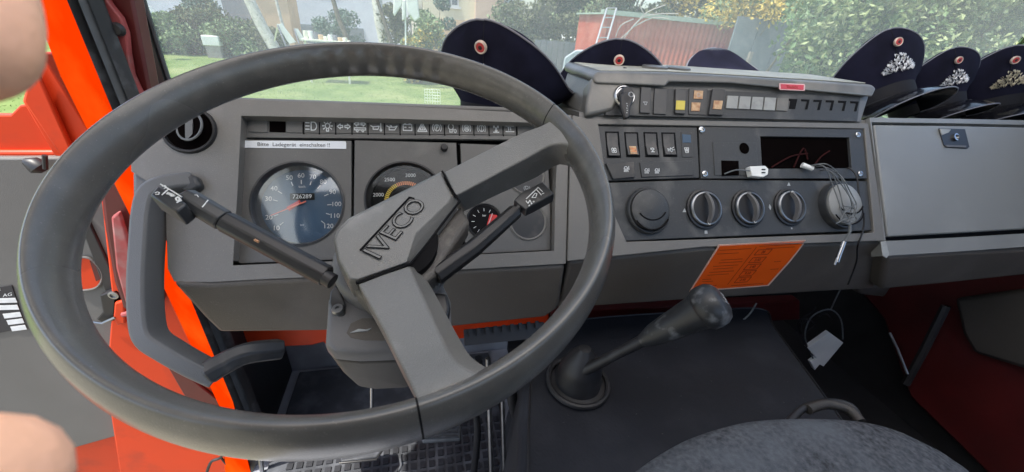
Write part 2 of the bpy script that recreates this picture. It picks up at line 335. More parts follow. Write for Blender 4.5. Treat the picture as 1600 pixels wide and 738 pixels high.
# front post: red jamb strip coloured as sunlit, seals, gusset
def vstrip(pts, Y0, d=.03):  return [AY(x, y, Y0) for x, y in pts]
jl = [AY(66, 40, .80), AY(95, 120, .80), AY(133, 196, .80), AY(200, 330, .80), AY(345, 640, .80), AY(352, 740, .80)]
jr = [AY(104, -20, .74), AY(147, 90, .74), AY(183, 172, .74), AY(232, 290, .74), AY(357, 600, .74), AY(392, 740, .74)]
jl[0] = AY(40, -60, .80); jr[0] = AY(86, -60, .74)
jl[0] = up_to(jl[0], jl[2], 2.97); jr[0] = up_to(jr[0], jr[2], 2.97)
m_ = MB(); bk = np.array((-.012, .03, 0))
m_.loft([[a, b, b + bk, a + bk] for a, b in zip(jl, jr)])
tag(m_.build('door_jamb', 'sunlit_red_paint', cab, bevel=.004), 'red jamb strip of the open door, coloured as sunlit')
def ribbed(name, xl, xr, Y, m, ribs, dep=.006, parent=cab):
    """vertical seal: pairs of top/bottom picture points for left and right edge"""
    a0, a1 = AY(*xl[0], Y), AY(*xl[1], Y); b0, b1 = AY(*xr[0], Y), AY(*xr[1], Y); a0 = up_to(a0, a1, 2.97); b0 = up_to(b0, b1, 2.97); n = 4 * ribs + 1; rings = []
    for A, B in ((a0, b0), (a1, b1)):
        ps = []
        for i in range(n):
            u = i / (n - 1); p = A * (1 - u) + B * u; h = .5 - .5 * math.cos(2 * math.pi * u * ribs)
            ps.append(p + np.array((0, -h * .014, 0)))
        rings.append(ps + [B + (0, dep, 0), A + (0, dep, 0)])
    return MB().loft(rings).build(name, m, parent)
ribbed('door_seal', ((84, -55), (390, 690)), ((104, -55), (402, 690)), .742, 'rubber', 1)
ribbed('door_seal', ((103, -55), (402, 690)), ((120, -55), (414, 690)), .737, 'rubber_dusty', 1)
ribbed('door_seal', ((119, -55), (413, 690)), ((136, -55), (424, 690)), .743, 'rubber', 1)
pq = [AY(x, y, .77) for x, y in ((128, -60), (196, -60), (244, 190), (290, 260), (215, 250), (205, 170))]
pq[0] = up_to(pq[0], pq[5], 2.97); pq[1] = up_to(pq[1], pq[2], 2.97)
tag(MB().prism(pq, (0, .03, 0)).build('pillar', 'dark_shaded_red', cab, bevel=.004), 'red windscreen pillar, coloured as shaded')
gus = MB().prism([AY(x, y, .755) for x, y in ((160, -8), (172, 8), (188, 28), (197, 52), (200, 85), (206, 118), (222, 152), (212, 156), (196, 118), (184, 75), (172, 40), (164, 18))], (0, .012, 0)).build('gusset_plate', 'red_paint_dust', cab, bevel=.002)
O = AY(185, 46, .755); MB().lathe(O, (1, 0, 0), (0, 0, 1), [(.0095, 0), (.0095, .004), (.007, .008), (.0001, .009)], n=16).build('bolt', 'dark_metal', gus)
# windscreen with its black frame seal
wy = lambda z: 1.02 - (z - 2.2) * .22
def WS(x, y, d=0):   # point on the leaning windscreen plane
    return on(x, y, (0, 1.02 - d, 2.2), (0, 1, .22))
seal = MB(); sp = [WS(x, y) for x, y in ((176, -90), (206, 0), (250, 132), (278, 215))]; sp[0] = up_to(sp[0], sp[2], 2.93)
seal.sweep(sp, [(-.018, -.012), (.016, -.012), (.016, .006), (.004, .014), (-.018, .014)], (0, -1, 0))
sp2 = [np.array((sp[-1][0], 1.05, 2.085)), np.array((1.8, 1.05, 2.085))]
seal.tube(sp2, .012, n=8)
seal.build('windscreen_seal', 'black_plastic', cab)
rs_ = MB().tube([sp[0] + (.02, -.004, 0), WS(208, 0) + (.019, -.004, 0), WS(252, 134) + (.019, -.004, 0)], .004, n=6)
rs_.build('seal_trim', 'rubber_dusty', cab)
g0 = WS(252, 140); g1 = np.array((g0[0] - .14, wy(2.95), 2.95))
MB().prism([(g0[0] + .03, wy(2.09), 2.09), (1.8, wy(2.09), 2.09), (1.8, wy(2.95), 2.95), (g1[0], wy(2.95), 2.95)], (0, .004, 0)).build('windscreen', 'windscreen_glass', cab)
# red crossmember and footwell details below the dashboard
MB().prism([AY(x, y, .90) for x, y in ((335, 500), (720, 500), (858, 488), (858, 523), (738, 528), (522, 552), (505, 535), (488, 540), (380, 545), (350, 538))], (0, .04, 0)).build('crossmember', 'red_paint', cab, bevel=.004)
MB().prism([AY(x, y, .905) for x, y in ((859, 488), (1250, 470), (1250, 500), (1160, 503), (859, 523))], (0, .04, 0)).build('crossmember', 'dark_shaded_red', cab, bevel=.004)  # right half of the same crossmember, painted dimmer for the shade there
gr = MB()
for i in range(9):
    a = F(735 + i * 13, 520 - i * 1.6, -.14); gr.box(a, (1, 0, 0), UF, NF, .007, .014, .004)
a, b = F(725, 516, -.145), F(850, 504, -.145); gr.prism([a, b, b - UF * .03, a - UF * .03], -NF * .01)
gr.build('heater_grille', 'dark_metal', cab)
# right-hand side of the cab: red panel darkened for shade, trim, dark footwell wall
MB().prism([AX(x, y, 1.62) for x, y in ((1330, 440), (1900, 400), (1900, 1100), (1700, 1000), (1540, 738), (1420, 620), (1380, 500))], (.04, 0, 0)).build('side_panel', 'dark_shaded_red', cab, bevel=.01)
MB().prism([AX(x, y, 1.59) for x, y in ((1490, 466), (1750, 430), (1800, 640), (1640, 590), (1520, 552), (1502, 520))], (.03, 0, 0)).build('door_trim', 'shroud_dark', cab, bevel=.012)
MB().tube([AX(1478, 478, 1.58), AX(1445, 545, 1.56), AX(1415, 600, 1.55)], .012, n=8).build('check_strap', 'dark_metal', cab)
MB().tube([AX(1390, 520, 1.5), AX(1402, 545, 1.5), AX(1418, 585, 1.5)], .004, n=8).build('cable', 'steel', cab)
MB().prism([(1.66, -1, 1.2), (1.66, 1.1, 1.2), (1.66, 1.1, 2.35), (1.66, -1, 2.35)], (.03, 0, 0)).build('side_wall', 'dark_metal', cab)
# lower left: body panels behind the grab handle
MB().prism([AY(x, y, .86) for x, y in ((150, 250), (255, 230), (300, 430), (345, 640), (395, 760), (190, 760), (165, 600), (175, 470))], (0, .02, 0)).build('step_panel', 'red_paint', cab, bevel=.004)
MB().prism([AY(x, y, .835) for x, y in ((150, 262), (196, 232), (248, 300), (262, 440), (252, 478), (192, 486), (176, 440), (162, 360))], (0, .02, 0)).build('hinge_pocket', 'dark_shaded_red', cab, bevel=.008)
MB().prism([AY(x, y, .82) for x, y in ((172, 340), (186, 330), (214, 420), (216, 470), (196, 478), (180, 420))], (0, .01, 0)).build('hinge_arm', 'red_paint_dust', cab, bevel=.006)
MB().tube([AY(192, 492, .83), AY(220, 486, .83), AY(254, 480, .83)], .006, n=8).build('weld_seam', 'red_paint_dust', cab)
MB().prism([AY(x, y, .828) for x, y in ((262, 575), (272, 572), (340, 625), (352, 660), (300, 640))], (0, .01, 0)).build('body_rib', 'dark_shaded_red', cab, bevel=.003)
hose = MB()
hp = smooth_path([AY(x, y, .80) for x, y in ((322, 742), (330, 722), (345, 715), (352, 700), (372, 704), (386, 690))], 6); hose.tube(hp, .004, n=8)
hp = smooth_path([AY(x, y, .80) for x, y in ((345, 715), (358, 728), (372, 722), (384, 730))], 6); hose.tube(hp, .003, n=8)
hose.build('hose', 'dark_metal', cab)
MB().prism([AY(x, y, .76) for x, y in ((384, 700), (404, 704), (404, 760), (386, 760))], (0, .04, 0)).build('sill_edge', 'rubber_dusty', cab, bevel=.004)
MB().tube([AY(404, 690, .735), AY(412, 760, .735)], .006, n=8).build('sill_rail', 'steel', cab)

# open door on the left, standing square to the cab
door = thing('cab_door', AY(100, 400, .88), 'open driver door with grey trim, red frame and maker plate, left of the steering wheel', 'vehicle door')
DY = .88
def DP(pts, d=0): return [AY(x, y, DY - d) for x, y in pts]
hx = [(118 + 40 * .5 + 20 * math.cos(a), 430 + 22 * math.sin(a)) for a in circ(24)]
MB().prism(DP(((-420, 246), (20, 247), (118, 246), (165, 300), (176, 390), (168, 470), (215, 560), (262, 640), (232, 668), (100, 705), (-40, 742), (-420, 800))), (0, .018, 0)).build('trim_panel', 'door_trim', door, bevel=.004)
tag(MB().prism(DP(((-420, 236), (128, 236), (190, 320), (330, 700), (345, 780), (-420, 1100)), -.02), (0, .03, 0)).build('outer_skin', 'red_paint', door, bevel=.006), 'red lower part of the door')
MB().prism(DP(((15, 180), (30, 165), (62, 160), (96, 238), (90, 247), (5, 247), (-40, 247), (-40, 180)), -.03), (0, .02, 0)).build('window_corner', 'red_paint', door, bevel=.003)
MB().prism(DP(((56, 82), (64, 84), (140, 205), (152, 262), (84, 244), (34, 158)), -.01), (0, .03, 0)).build('window_frame', 'red_paint', door, bevel=.006)
MB().prism(DP(((47, 112), (54, 108), (112, 236), (96, 247), (36, 158)), .004), (0, .01, 0)).build('window_channel', 'red_paint', door, bevel=.003)
MB().prism(DP(((112, 410), (122, 403), (140, 404), (156, 420), (160, 436), (150, 450), (128, 454), (112, 452)), .003), (0, .002, 0)).build('opening', 'red_paint', door)
MB().prism(DP(((140, 408), (148, 412), (158, 436), (150, 440)), .0045), (0, .001, 0)).build('opening_shadow_gap', 'dark_shaded_red', door)
op = smooth_path(DP(((112, 410), (122, 403), (140, 404), (156, 420), (160, 436), (150, 450), (128, 454), (112, 452)), .004), 4); MB().tube(op, .0025, n=6).build('opening_rim', 'door_trim', door)
MB().prism(DP(((122, 345), (134, 338), (196, 470), (228, 560), (262, 640), (246, 640), (206, 560), (176, 490)), .006), (0, .02, 0)).build('edge_seal', 'dark_metal', door, bevel=.003)
lt = MB().prism(DP(((155, 462), (182, 452), (200, 466), (198, 500), (160, 505), (150, 500), (160, 488)), .02), (0, .02, 0)).build('latch', 'black_plastic', door, bevel=.003)
MB().lathe(AY(178, 461, DY - .021), (1, 0, 0), (0, 0, 1), [(.010, 0), (.010, .003), (.006, .004), (.006, .001), (.0001, .001)], n=16).build('screw', 'steel', lt)
MB().prism(DP(((178, 474), (194, 470), (196, 506), (182, 510), (176, 498)), .03), (0, .02, 0)).build('striker', 'red_paint', lt, bevel=.004)
MB().tube(DP(((146, 503), (160, 505), (180, 496)), .03), .003, n=6).build('lever', 'steel', lt)
hk = MB().tube(DP(((38, 252), (52, 256), (62, 262), (70, 268)), .02), [.006, .014, .016, .006], n=10).build('window_catch', 'black_plastic', door)
MB().tube(DP(((70, 243), (71, 264)), .03), .004, n=8).build('pin', 'black_plastic', hk)
pl = MB().prism(DP(((-120, 470), (18, 446), (40, 512), (-120, 545)), .002), (0, .0015, 0)).build('maker_plate', 'dark_ink', door)
tag(pl, 'black and white type plate on the grey trim')
rr_ = MB()
for y0, xs, xe in ((466, -90, 24), (477, -90, 27), (488, 4, 31), (498, 10, 35), (508, 16, 39)):
    rr_.prism(DP(((xs, y0 + 3 - (xe - xs) * -.15 * 0), (xe, y0 - (xe - xs) * .0), (xe + 3, y0 + 7), (xs + 3, y0 + 10)), .0028), (0, .0006, 0))
rr_.build('plate_field', 'white_ink', pl)
text('lettering', 'AG', 'white_ink', AY(12, 461, DY - .003), AY(30, 458, DY) - AY(0, 463, DY), AY(12, 450, DY) - AY(12, 470, DY), .013, pl)
text('lettering', 'FAHRZEUG', 'white_ink', AY(-18, 456, DY - .003), AY(30, 449, DY) - AY(0, 454, DY), AY(12, 450, DY) - AY(12, 470, DY), .009, pl)

# ---------------------------------------------------------------- floor things
mt = thing('floor_mat', (-.1, .7, FLOORZ), 'dark rubber floor mat with square pockets under the steering wheel', 'floor mat')
wallbox('mat_sheet', 'floor_mat', (-.46, .2, FLOORZ - .018), (.22, 1.08, FLOORZ - .006), mt, bevel=.004)
pk = MB()
for i in range(24):
    for j in range(13):
        x = -.4 + i * .026; y = .45 + j * .028
        if (x > .05) or j < 11: pk.box((x + rng.normal() * .0006, y, FLOORZ - .004), (1, 0, 0), (0, 1, 0), (0, 0, 1), .016, .018, .004)
pk.build('pockets', 'floor_pocket', mt)
pd = thing('foot_pedal', AZ(590, 690, 1.3), 'flat dark pedal plate with rounded end above the floor mat', 'pedal')
MB().prism([AZ(x, y, 1.32) for x, y in ((530, 690), (594, 684), (597, 703), (588, 714), (532, 722))], (0, 0, -.01)).build('pad', 'floor_mat', pd, bevel=.004)
MB().tube([AZ(598, 684, 1.325), AZ(599, 702, 1.325), AZ(588, 718, 1.325), AZ(530, 724, 1.325)], .003, n=8).build('rim', 'black_plastic', pd)
pd2 = thing('foot_pedal', AZ(690, 665, 1.4), 'ribbed grey pedal under the lower spoke of the steering wheel', 'pedal')
MB().prism([AZ(x, y, 1.38) for x, y in ((655, 655), (722, 650), (720, 686), (660, 690))], (0, 0, -.012)).build('pad', 'rubber_dusty', pd2, bevel=.004)
rb = MB()
for k in range(5): a, b = AZ(660, 658 + 6.5 * k, 1.384), AZ(716, 655 + 6.5 * k, 1.384); rb.tube([a, b], .0025, n=6)
rb.build('ribs', 'rubber', pd2)
for k, (x0, x1, mm, lab) in enumerate(((765, 770, 'steel', 'thin steel rod standing beside the engine cover, left one of the pair'), (786, 790, 'steel', 'thin steel rod standing beside the engine cover, right one of the pair'))):
    tag(MB().tube([AY(x0 - 3, 560, .52), AY(x1, 800, .45)], .0048 - k * .0006, n=10).build('control_rod', mm), lab, 'rod', 'rods beside the engine cover')
tag(MB().tube([AY(581, 596, .62), AY(581, 650, .62)], .0042, n=10).build('column_rod', 'chrome'), 'short bright rod hanging below the steering column', 'rod')
hosb = MB().tube(smooth_path([AY(x, y, .55) for x, y in ((806, 560), (800, 620), (812, 680), (806, 760))], 6), .012, n=10)
tag(hosb.build('black_hose', 'black_plastic'), 'black hose running down between the rods and engine cover', 'hose')
hosb = MB().tube(smooth_path([AY(x, y, .6) for x, y in ((748, 560), (742, 620), (746, 680), (738, 760))], 6), .009, n=10)
tag(hosb.build('black_hose', 'black_plastic'), 'thinner black hose left of the steel rods', 'hose')

# ---------------------------------------------------------------- engine cover
EZ = 1.72
ec = thing('engine_cover', (.5, .4, 1.25), 'dark engine cover with matt carpet between the seats', 'engine cover')
tp = [AZ(x, y, EZ) for x, y in ((818, 800), (822, 640), (832, 560), (858, 505), (1100, 484), (1192, 482), (1212, 512), (1290, 618), (1340, 690), (1480, 900))]
tp = smooth_path(tp + [tp[0]], 5)[:-1]
lowr = [p + (nz([p[0] - .55, p[1] - .35, 0]) * .05) - (0, 0, .46) for p in tp]
mid = [p + (nz([p[0] - .55, p[1] - .35, 0]) * .012) - (0, 0, .012) for p in tp]
MB().loft([lowr, mid, tp]).build('cover', 'engine_mat', ec, bevel=.012, seg=3)

lint = MB(); rl = np.random.default_rng(4)
for k in range(26):
    x, y = rl.uniform(850, 1280), rl.uniform(520, 720); p = AZ(x, y, EZ + .0012); a_ = rl.uniform(0, 6.28); l_ = rl.uniform(.0006, .0022); d_ = np.array((math.cos(a_), math.sin(a_), 0)); q_ = np.array((-d_[1], d_[0], 0)) * .00045
    lint.prism([p - d_ * l_ - q_, p + d_ * l_ - q_, p + d_ * l_ + q_, p - d_ * l_ + q_], (0, 0, -.0006))
tag(lint.build('lint', 'boot_rubber', ec, smooth=0), kind='stuff')
MB().tube([p * .985 + np.array((.55, .35, EZ)) * .015 + (0, 0, .001) for p in tp] + [tp[0] * .985 + np.array((.55, .35, EZ)) * .015], .0018, n=6).build('edge_binding', 'black_plastic', ec)
# ---------------------------------------------------------------- gear lever
GB = AZ(900, 600, EZ + .004)
gl_ = thing('gear_lever', GB, 'black gear lever with worn round knob, leaning out of the engine cover', 'gear lever')
K = AZ(1110, 478, 1.985); B0 = AZ(902, 585, EZ + .05)
ax = nz(K - B0); e1 = nz(np.cross(ax, (0, 0, 1))); e2 = np.cross(ax, e1)
bootc = AZ(902, 600, EZ)
prof = [(.060, -.004), (.060, .006), (.046, .009), (.045, .026), (.042, .034), (.042, .046), (.037, .058), (.029, .074), (.019, .088), (.011, .098), (.0001, .1)]
MB().lathe(bootc, (1, 0, 0), (0, 1, 0), prof, n=32).build('boot', 'boot_rubber', gl_)
MB().tube([bootc + (math.cos(a) * .06, math.sin(a) * .06, .008) for a in circ(33, 0, 2 * math.pi, True)], .0055, n=8).build('boot_ring', 'boot_rubber', gl_)
s0 = B0 + (0, 0, .0); kk = K - ax * .075
MB().tube([s0, s0 + (kk - s0) * .45, kk - ax * .03], [.012, .0095, .011], n=12).build('shaft', 'boot_rubber', gl_)
MB().tube([kk - ax * .055, kk - ax * .03, kk, K - ax * .028, K - ax * .012], [.011, .0185, .0225, .0275, .0315], n=24).build('grip', 'knob_black', gl_)
kn = MB().lathe(K - ax * .018, e1, e2, [(.030, 0), (.0345, .006), (.0355, .016), (.034, .027), (.029, .035), (.021, .0395), (.010, .041), (.0001, .0412)] if np.cross(e1, e2) @ ax > 0 else [(.030, 0), (.0345, -.006), (.0355, -.016), (.034, -.027), (.029, -.035), (.021, -.0395), (.010, -.041), (.0001, -.0412)], n=36).build('knob', 'knob_black', gl_)
# shift pattern on the knob top
top = K + ax * .0236; q1 = nz(np.cross(ax, (0, -.3, 1))); q1 = q1 if q1[0] > 0 else -q1; q2 = nz(np.cross(ax, q1)); q2 = q2 if q2[2] > 0 else -q2
if np.cross(q1, q2) @ ax < 0: q1 = -q1
sy = MB()
for sx_ in (-.008, 0, .008): sy.stroke([(sx_, -.005), (sx_, .005)], top, q1, q2, .0012, .0006)
sy.stroke([(-.008, 0), (.008, 0)], top, q1, q2, .0012, .0006); sy.build('shift_pattern', 'dim_ink', kn)

# ---------------------------------------------------------------- seat
st = thing('middle_seat', AZ(1250, 730, 1.7), 'rounded seat with mottled grey fabric at the bottom of the photo', 'seat')
sp_ = [AZ(x, y, 1.86) for x, y in ((975, 745), (1020, 712), (1080, 680), (1160, 657), (1250, 651), (1340, 655), (1400, 668), (1450, 690), (1495, 715), (1540, 760), (1540, 900), (1300, 1000), (975, 900))]
sp_ = smooth_path(sp_ + [sp_[0]], 5)[:-1]; cn = np.mean(sp_, axis=0)
rings = [[p * 1 - (0, 0, .13) for p in sp_]]
for k, dz in ((1.0, -.02), (.985, -.006), (.95, .0), (.8, .008), (.5, .014), (.2, .016), (.02, .0165)): rings.append([cn + (p - cn) * k + (0, 0, dz) for p in sp_])
MB().loft(rings).build('cushion', 'seat_fabric', st, smooth=60)
MB().prism([p - (0, 0, .14) for p in [cn + (q - cn) * .97 for q in sp_]], (0, 0, -.08)).build('base', 'dark_metal', st)
bp_ = smooth_path([AZ(x, y, 1.84) for x, y in ((1238, 652), (1262, 630), (1300, 621), (1335, 628), (1350, 652))], 6)
MB().tube([p - (0, 0, .012) for p in bp_], .006, n=10).build('frame_bow', 'dark_metal', st)
MB().tube(smooth_path([AZ(x, y, 1.83) for x, y in ((1262, 640), (1290, 632), (1325, 640), (1345, 660))], 6), .008, n=10).build('hinge_cover', 'shroud_dark', st)
# a pale rounded knob at the right edge
kb = thing('seat_adjuster', AX(1595, 610, 1.3), 'pale grey rounded adjuster cap at the right edge of the photo', 'seat adjuster')
MB().lathe(AY(1606, 618, .45), (1, 0, 0), (0, 0, 1), [(.036, 0), (.034, .012), (.024, .02), (.0001, .023)], n=32).build('cap', 'door_trim', kb)
# ================================================================ DASHBOARD
dash = thing('dashboard', (.3, .7, 2.0), 'long grey plastic truck dashboard with gauges, switches, vents and glovebox under the windscreen', 'dashboard')
def FP(pts, w=0): return [F(x, y, w) for x, y in pts]
def ray_poly(c, poly, n, w):
    """n points of poly's outline seen from c, corners kept (all picture points)"""
    angs = sorted(set([math.atan2(y - c[1], x - c[0]) % (2 * math.pi) for x, y in poly] + [2 * math.pi * i / n for i in range(n)]))
    res = []
    for a in angs:
        dx, dy = math.cos(a), math.sin(a); best = None
        for (x0, y0), (x1, y1) in zip(poly, poly[1:] + poly[:1]):
            ex, ey = x1 - x0, y1 - y0; den = dx * ey - dy * ex
            if abs(den) < 1e-9: continue
            t_ = ((x0 - c[0]) * ey - (y0 - c[1]) * ex) / den; u = ((x0 - c[0]) * dy - (y0 - c[1]) * dx) / den
            if t_ > 0 and -1e-6 <= u <= 1 + 1e-6 and (best is None or t_ < best): best = t_
        res.append((c[0] + dx * best, c[1] + dy * best))
    return angs, res
def ringface(mb, outer, inner, w, depth, n=72, w_in=None):
    """face between two picture outlines (inner seen from its centre), walls going back along -NF"""
    c = (sum(p[0] for p in inner) / len(inner), sum(p[1] for p in inner) / len(inner))
    a1, _ = ray_poly(c, outer, n, w); a2, _ = ray_poly(c, inner, n, w); A = sorted(set(a1 + a2))
    def at(poly):
        res = []
        for a in A:
            dx, dy = math.cos(a), math.sin(a); best = None
            for (x0, y0), (x1, y1) in zip(poly, poly[1:] + poly[:1]):
                ex, ey = x1 - x0, y1 - y0; den = dx * ey - dy * ex
                if abs(den) < 1e-9: continue
                t_ = ((x0 - c[0]) * ey - (y0 - c[1]) * ex) / den; u = ((x0 - c[0]) * dy - (y0 - c[1]) * dx) / den
                if t_ > 0 and -1e-6 <= u <= 1 + 1e-6 and (best is None or t_ < best): best = t_
            res.append((c[0] + dx * best, c[1] + dy * best))
        return res
    return mb.frame(FP(at(outer), w), FP(at(inner), w), -NF * depth)

# --- binnacle face around the instruments
shell = MB()
outer = [(352, 154), (700, 170), (893, 180), (888, 250), (886, 330), (884, 412), (600, 428), (400, 437), (330, 441), (272, 440), (262, 420), (258, 300), (205, 268), (204, 238), (222, 212), (262, 182), (300, 162), (330, 155)]
inner = [(377, 181), (620, 186), (873, 193), (868, 300), (866, 392), (600, 405), (364, 415), (371, 300)]
ringface(shell, outer, inner, 0, .05)
sh = shell.build('binnacle', 'dash_plastic', dash, bevel=.007, seg=3)
# lower rounded part: plane running down and away from the face edge
LN = nz(np.cross((1, 0, 0), (0, .2, -1)))
def LP(x, y, base, lift=0):
    b = F(*base); n_ = LN if LN @ NF > 0 else -LN
    return on(x, y, b + n_ * lift, n_)
b0 = (600, 430)
lo = MB(); bot = [LP(x, y, b0, -.0) for x, y in ((266, 443), (330, 444), (400, 440), (600, 431), (884, 415), (874, 482), (852, 497), (700, 513), (500, 519), (342, 521), (318, 498), (276, 452))]
lo.prism(bot, np.array((0, .16, .02)))
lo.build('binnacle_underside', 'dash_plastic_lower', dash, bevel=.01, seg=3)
# --- dashboard top
tpz = MB()
def TOPP(x, y): return F(x, y, -.006)
def xsec(X, w0=0, dv=0.):   # rounded lip and top surface, world section at X
    a = L(X, .159 + dv, w0 - .012); b = L(X, .165 + dv, w0 - .003); c = L(X, .171 + dv, w0 - .006); d = L(X, .175 + dv, w0 - .016)
    return [a, b, c, d, np.array((X, 1.045, 2.13)), np.array((X, 1.045, 2.10)), np.array((X, a[1] + .03, d[2] - .08))]
rings = []
for X in (-.33, -.2, 0, .15, .243): rings.append(xsec(X, -.004))
tpz.loft(rings); tpz.build('top_lip', 'dash_plastic', dash, smooth=60, bevel=.002)
# left wing top edge, falling away to the left
wing = MB()
lw = FP(((352, 156), (330, 157), (300, 164), (262, 184), (222, 214), (205, 240)), -.004)
wing.loft([lw, [p + (.0, .12, -.03) for p in lw], [p + (.0, .12, -.06) for p in lw], [p - NF * .03 - UF * .006 for p in lw]], closed=False, wrap=False, cap=False)
wing.build('wing_top', 'dash_plastic', dash)
MB().loft([xsec(X, -.004, dv) for X, dv in ((.246, -.014), (.5, -.012), (.955, -.012), (.957, .0), (1.75, .004))]).build('centre_top', 'dash_plastic', dash, smooth=60, bevel=.002)
# --- centre section face
cf = MB()
outer = [(895, 180), (920, 186), (1357, 193), (1382, 372), (1383, 376), (1100, 386), (887, 408), (889, 330), (891, 250)]
inner = [(935, 194), (1351, 201), (1366, 361), (1365, 364), (1100, 374), (979, 378), (962, 340), (946, 270)]
ringface(cf, outer, inner, .004, .05)
cf.build('centre_frame', 'dash_plastic', dash, bevel=.005, seg=3)
b1_ = (1100, 388)
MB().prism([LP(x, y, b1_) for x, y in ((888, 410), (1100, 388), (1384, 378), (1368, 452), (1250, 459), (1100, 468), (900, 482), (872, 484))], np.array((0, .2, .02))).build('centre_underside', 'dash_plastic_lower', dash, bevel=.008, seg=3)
MB().prism([L(.238, .16, -.01), L(.238, -.1, -.01), L(.246, -.1, -.01), L(.246, .16, -.01)], -NF * .08).build('seam', 'groove', dash)
# --- glovebox side
gf = MB()
ringface(gf, [(1359, 184), (1500, 186), (2050, 198), (2050, 372), (1600, 386), (1500, 393), (1386, 400), (1384, 376)], [(1362, 191), (1500, 193), (1900, 202), (1900, 352), (1600, 365), (1500, 371), (1382, 377)], .002, .03)
gf.build('glovebox_frame', 'glove_plastic', dash, bevel=.004, seg=3)
lid = MB().prism(FP(((1366, 195), (1500, 197), (1900, 206), (1900, 346), (1600, 358), (1500, 364), (1388, 370)), .004), -NF * .02).build('glovebox_lid', 'glove_plastic', dash, bevel=.003, seg=3)
MB().prism(FP(((1355, 184), (1900, 200), (1900, 356), (1382, 380)), -.012), -NF * .01).build('glovebox_gap', 'groove', dash)
lk = MB().prism(FP(((1466, 201), (1507, 202), (1514, 230), (1510, 233), (1478, 231), (1474, 228)), .0045), NF * .0012).build('lock_recess', 'black_plastic', lid, bevel=.001)
MB().prism(FP(((1467, 202), (1484, 203), (1480, 208), (1470, 212)), .006), NF * .003).build('lock_lip', 'blank_grey', lid, bevel=.001)
MB().prism(FP(((1476, 227), (1508, 228), (1508, 231), (1478, 230)), .006), NF * .002).build('lock_sill', 'shroud_plastic', lid)
MB().lathe(F(1492, 215, .006), XA, UF, [(.0085, 0), (.0085, .004), (.0055, .0045), (.0055, .002), (.0001, .002)], n=24).build('lock_barrel', 'chrome', lid)
text('embossing', '--.---.-', 'glove_plastic', F(1490, 337, .005), XA, UF, .02, lid)
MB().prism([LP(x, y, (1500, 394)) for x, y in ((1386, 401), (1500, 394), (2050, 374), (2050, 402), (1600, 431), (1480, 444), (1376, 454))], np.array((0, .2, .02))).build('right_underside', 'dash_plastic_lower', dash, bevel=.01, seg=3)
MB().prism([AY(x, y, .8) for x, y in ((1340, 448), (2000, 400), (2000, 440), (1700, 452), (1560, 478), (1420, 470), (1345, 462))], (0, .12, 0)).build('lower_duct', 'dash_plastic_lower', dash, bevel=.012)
MB().prism(FP(((880, 185), (1360, 195), (1384, 380), (886, 410)), -.06), -NF * .01).build('cavity_back', 'hole_red', dash)
MB().prism(FP(((1375, 378), (1383, 377), (1388, 398), (1384, 404), (1378, 400)), .006), NF * .002).build('corner_chip', 'blank_grey', dash, bevel=.001)

# --- instrument panel inside the binnacle
ip = MB().prism(FP(((366, 172), (884, 196), (878, 402), (352, 425)), -.046), -NF * .01).build('instrument_back', 'groove', dash)
def quad_at(poly, w, d, name, m, parent=dash, bevel=.0008): return MB().prism(FP(poly, w), -NF * d).build(name, m, parent, bevel=bevel)
quad_at(((382, 184), (620, 188), (862, 196), (861, 219), (620, 217), (382, 215)), -.0195, .008, 'lamp_strip', 'panel_plastic')
def holed_panel(poly, cpx, redge, w, d, name):
    O = F(*cpx, w); r = rad(*cpx, *redge, w)
    P = [np.array(((p - O) @ XA, (p - O) @ UF)) for p in FP(poly, w)]
    A = sorted(set([math.atan2(p[1], p[0]) % (2 * math.pi) for p in P] + circ(64))); ou = []
    for a in A:
        dx, dy = math.cos(a), math.sin(a); best = None
        for p, q in zip(P, P[1:] + P[:1]):
            e = q - p; den = dx * e[1] - dy * e[0]
            if abs(den) < 1e-12: continue
            t_ = (p[0] * e[1] - p[1] * e[0]) / den; u = (p[0] * dy - p[1] * dx) / den
            if t_ > 0 and -1e-6 <= u <= 1 + 1e-6 and (best is None or t_ < best): best = t_
        ou.append(O + XA * dx * best + UF * dy * best)
    inn = [O + r * (math.cos(a) * XA + math.sin(a) * UF) for a in A]
    MB().frame(ou, inn, -NF * d).build(name, 'panel_plastic', dash, bevel=.0012)
    return O, r
PW = -.017
O1, r1 = holed_panel([(377, 218), (549, 220), (549, 300), (548, 405), (371, 412), (372, 320)], (466, 318), (537, 318), PW, .02, 'instrument_panel')
O2, r2 = holed_panel([(554, 219), (713, 223), (717, 300), (722, 399), (552, 405), (553, 300)], (634, 312), (695, 313), PW, .02, 'instrument_panel')
quad_at(((719, 224), (855, 229), (860, 310), (861, 391), (728, 398), (723, 300)), PW, .012, 'instrument_panel', 'panel_plastic', bevel=.0012)
def gauge(O, r, name, dial_m, deep=.022, rim=.0):
    g = MB().lathe(O - NF * .0, XA, UF, [(r * 1.03, -.004), (r * 1.03, .0012), (r * .99, .0018), (r * .965, .0), (r * .9, -deep), (r * .9, -deep - .004), (r * 1.03, -deep - .004)], n=64, cap=False).build(name, 'black_plastic' if 'tach' in name else 'switch_plastic', dash, smooth=50)
    MB().lathe(O - NF * (deep - .001), XA, UF, [(r * .92, 0), (.0001, .0)], n=64, cap=False).build('dial', dial_m, g, smooth=0)
    return g
sp = gauge(O1, r1, 'speedometer', 'dial_blue')
D1 = O1 - NF * .0205
def pol(O, r, a): return O + r * (math.cos(a) * XA + math.sin(a) * UF)
dc = D1 + UF * -.001
tk = MB(); nums = MB()
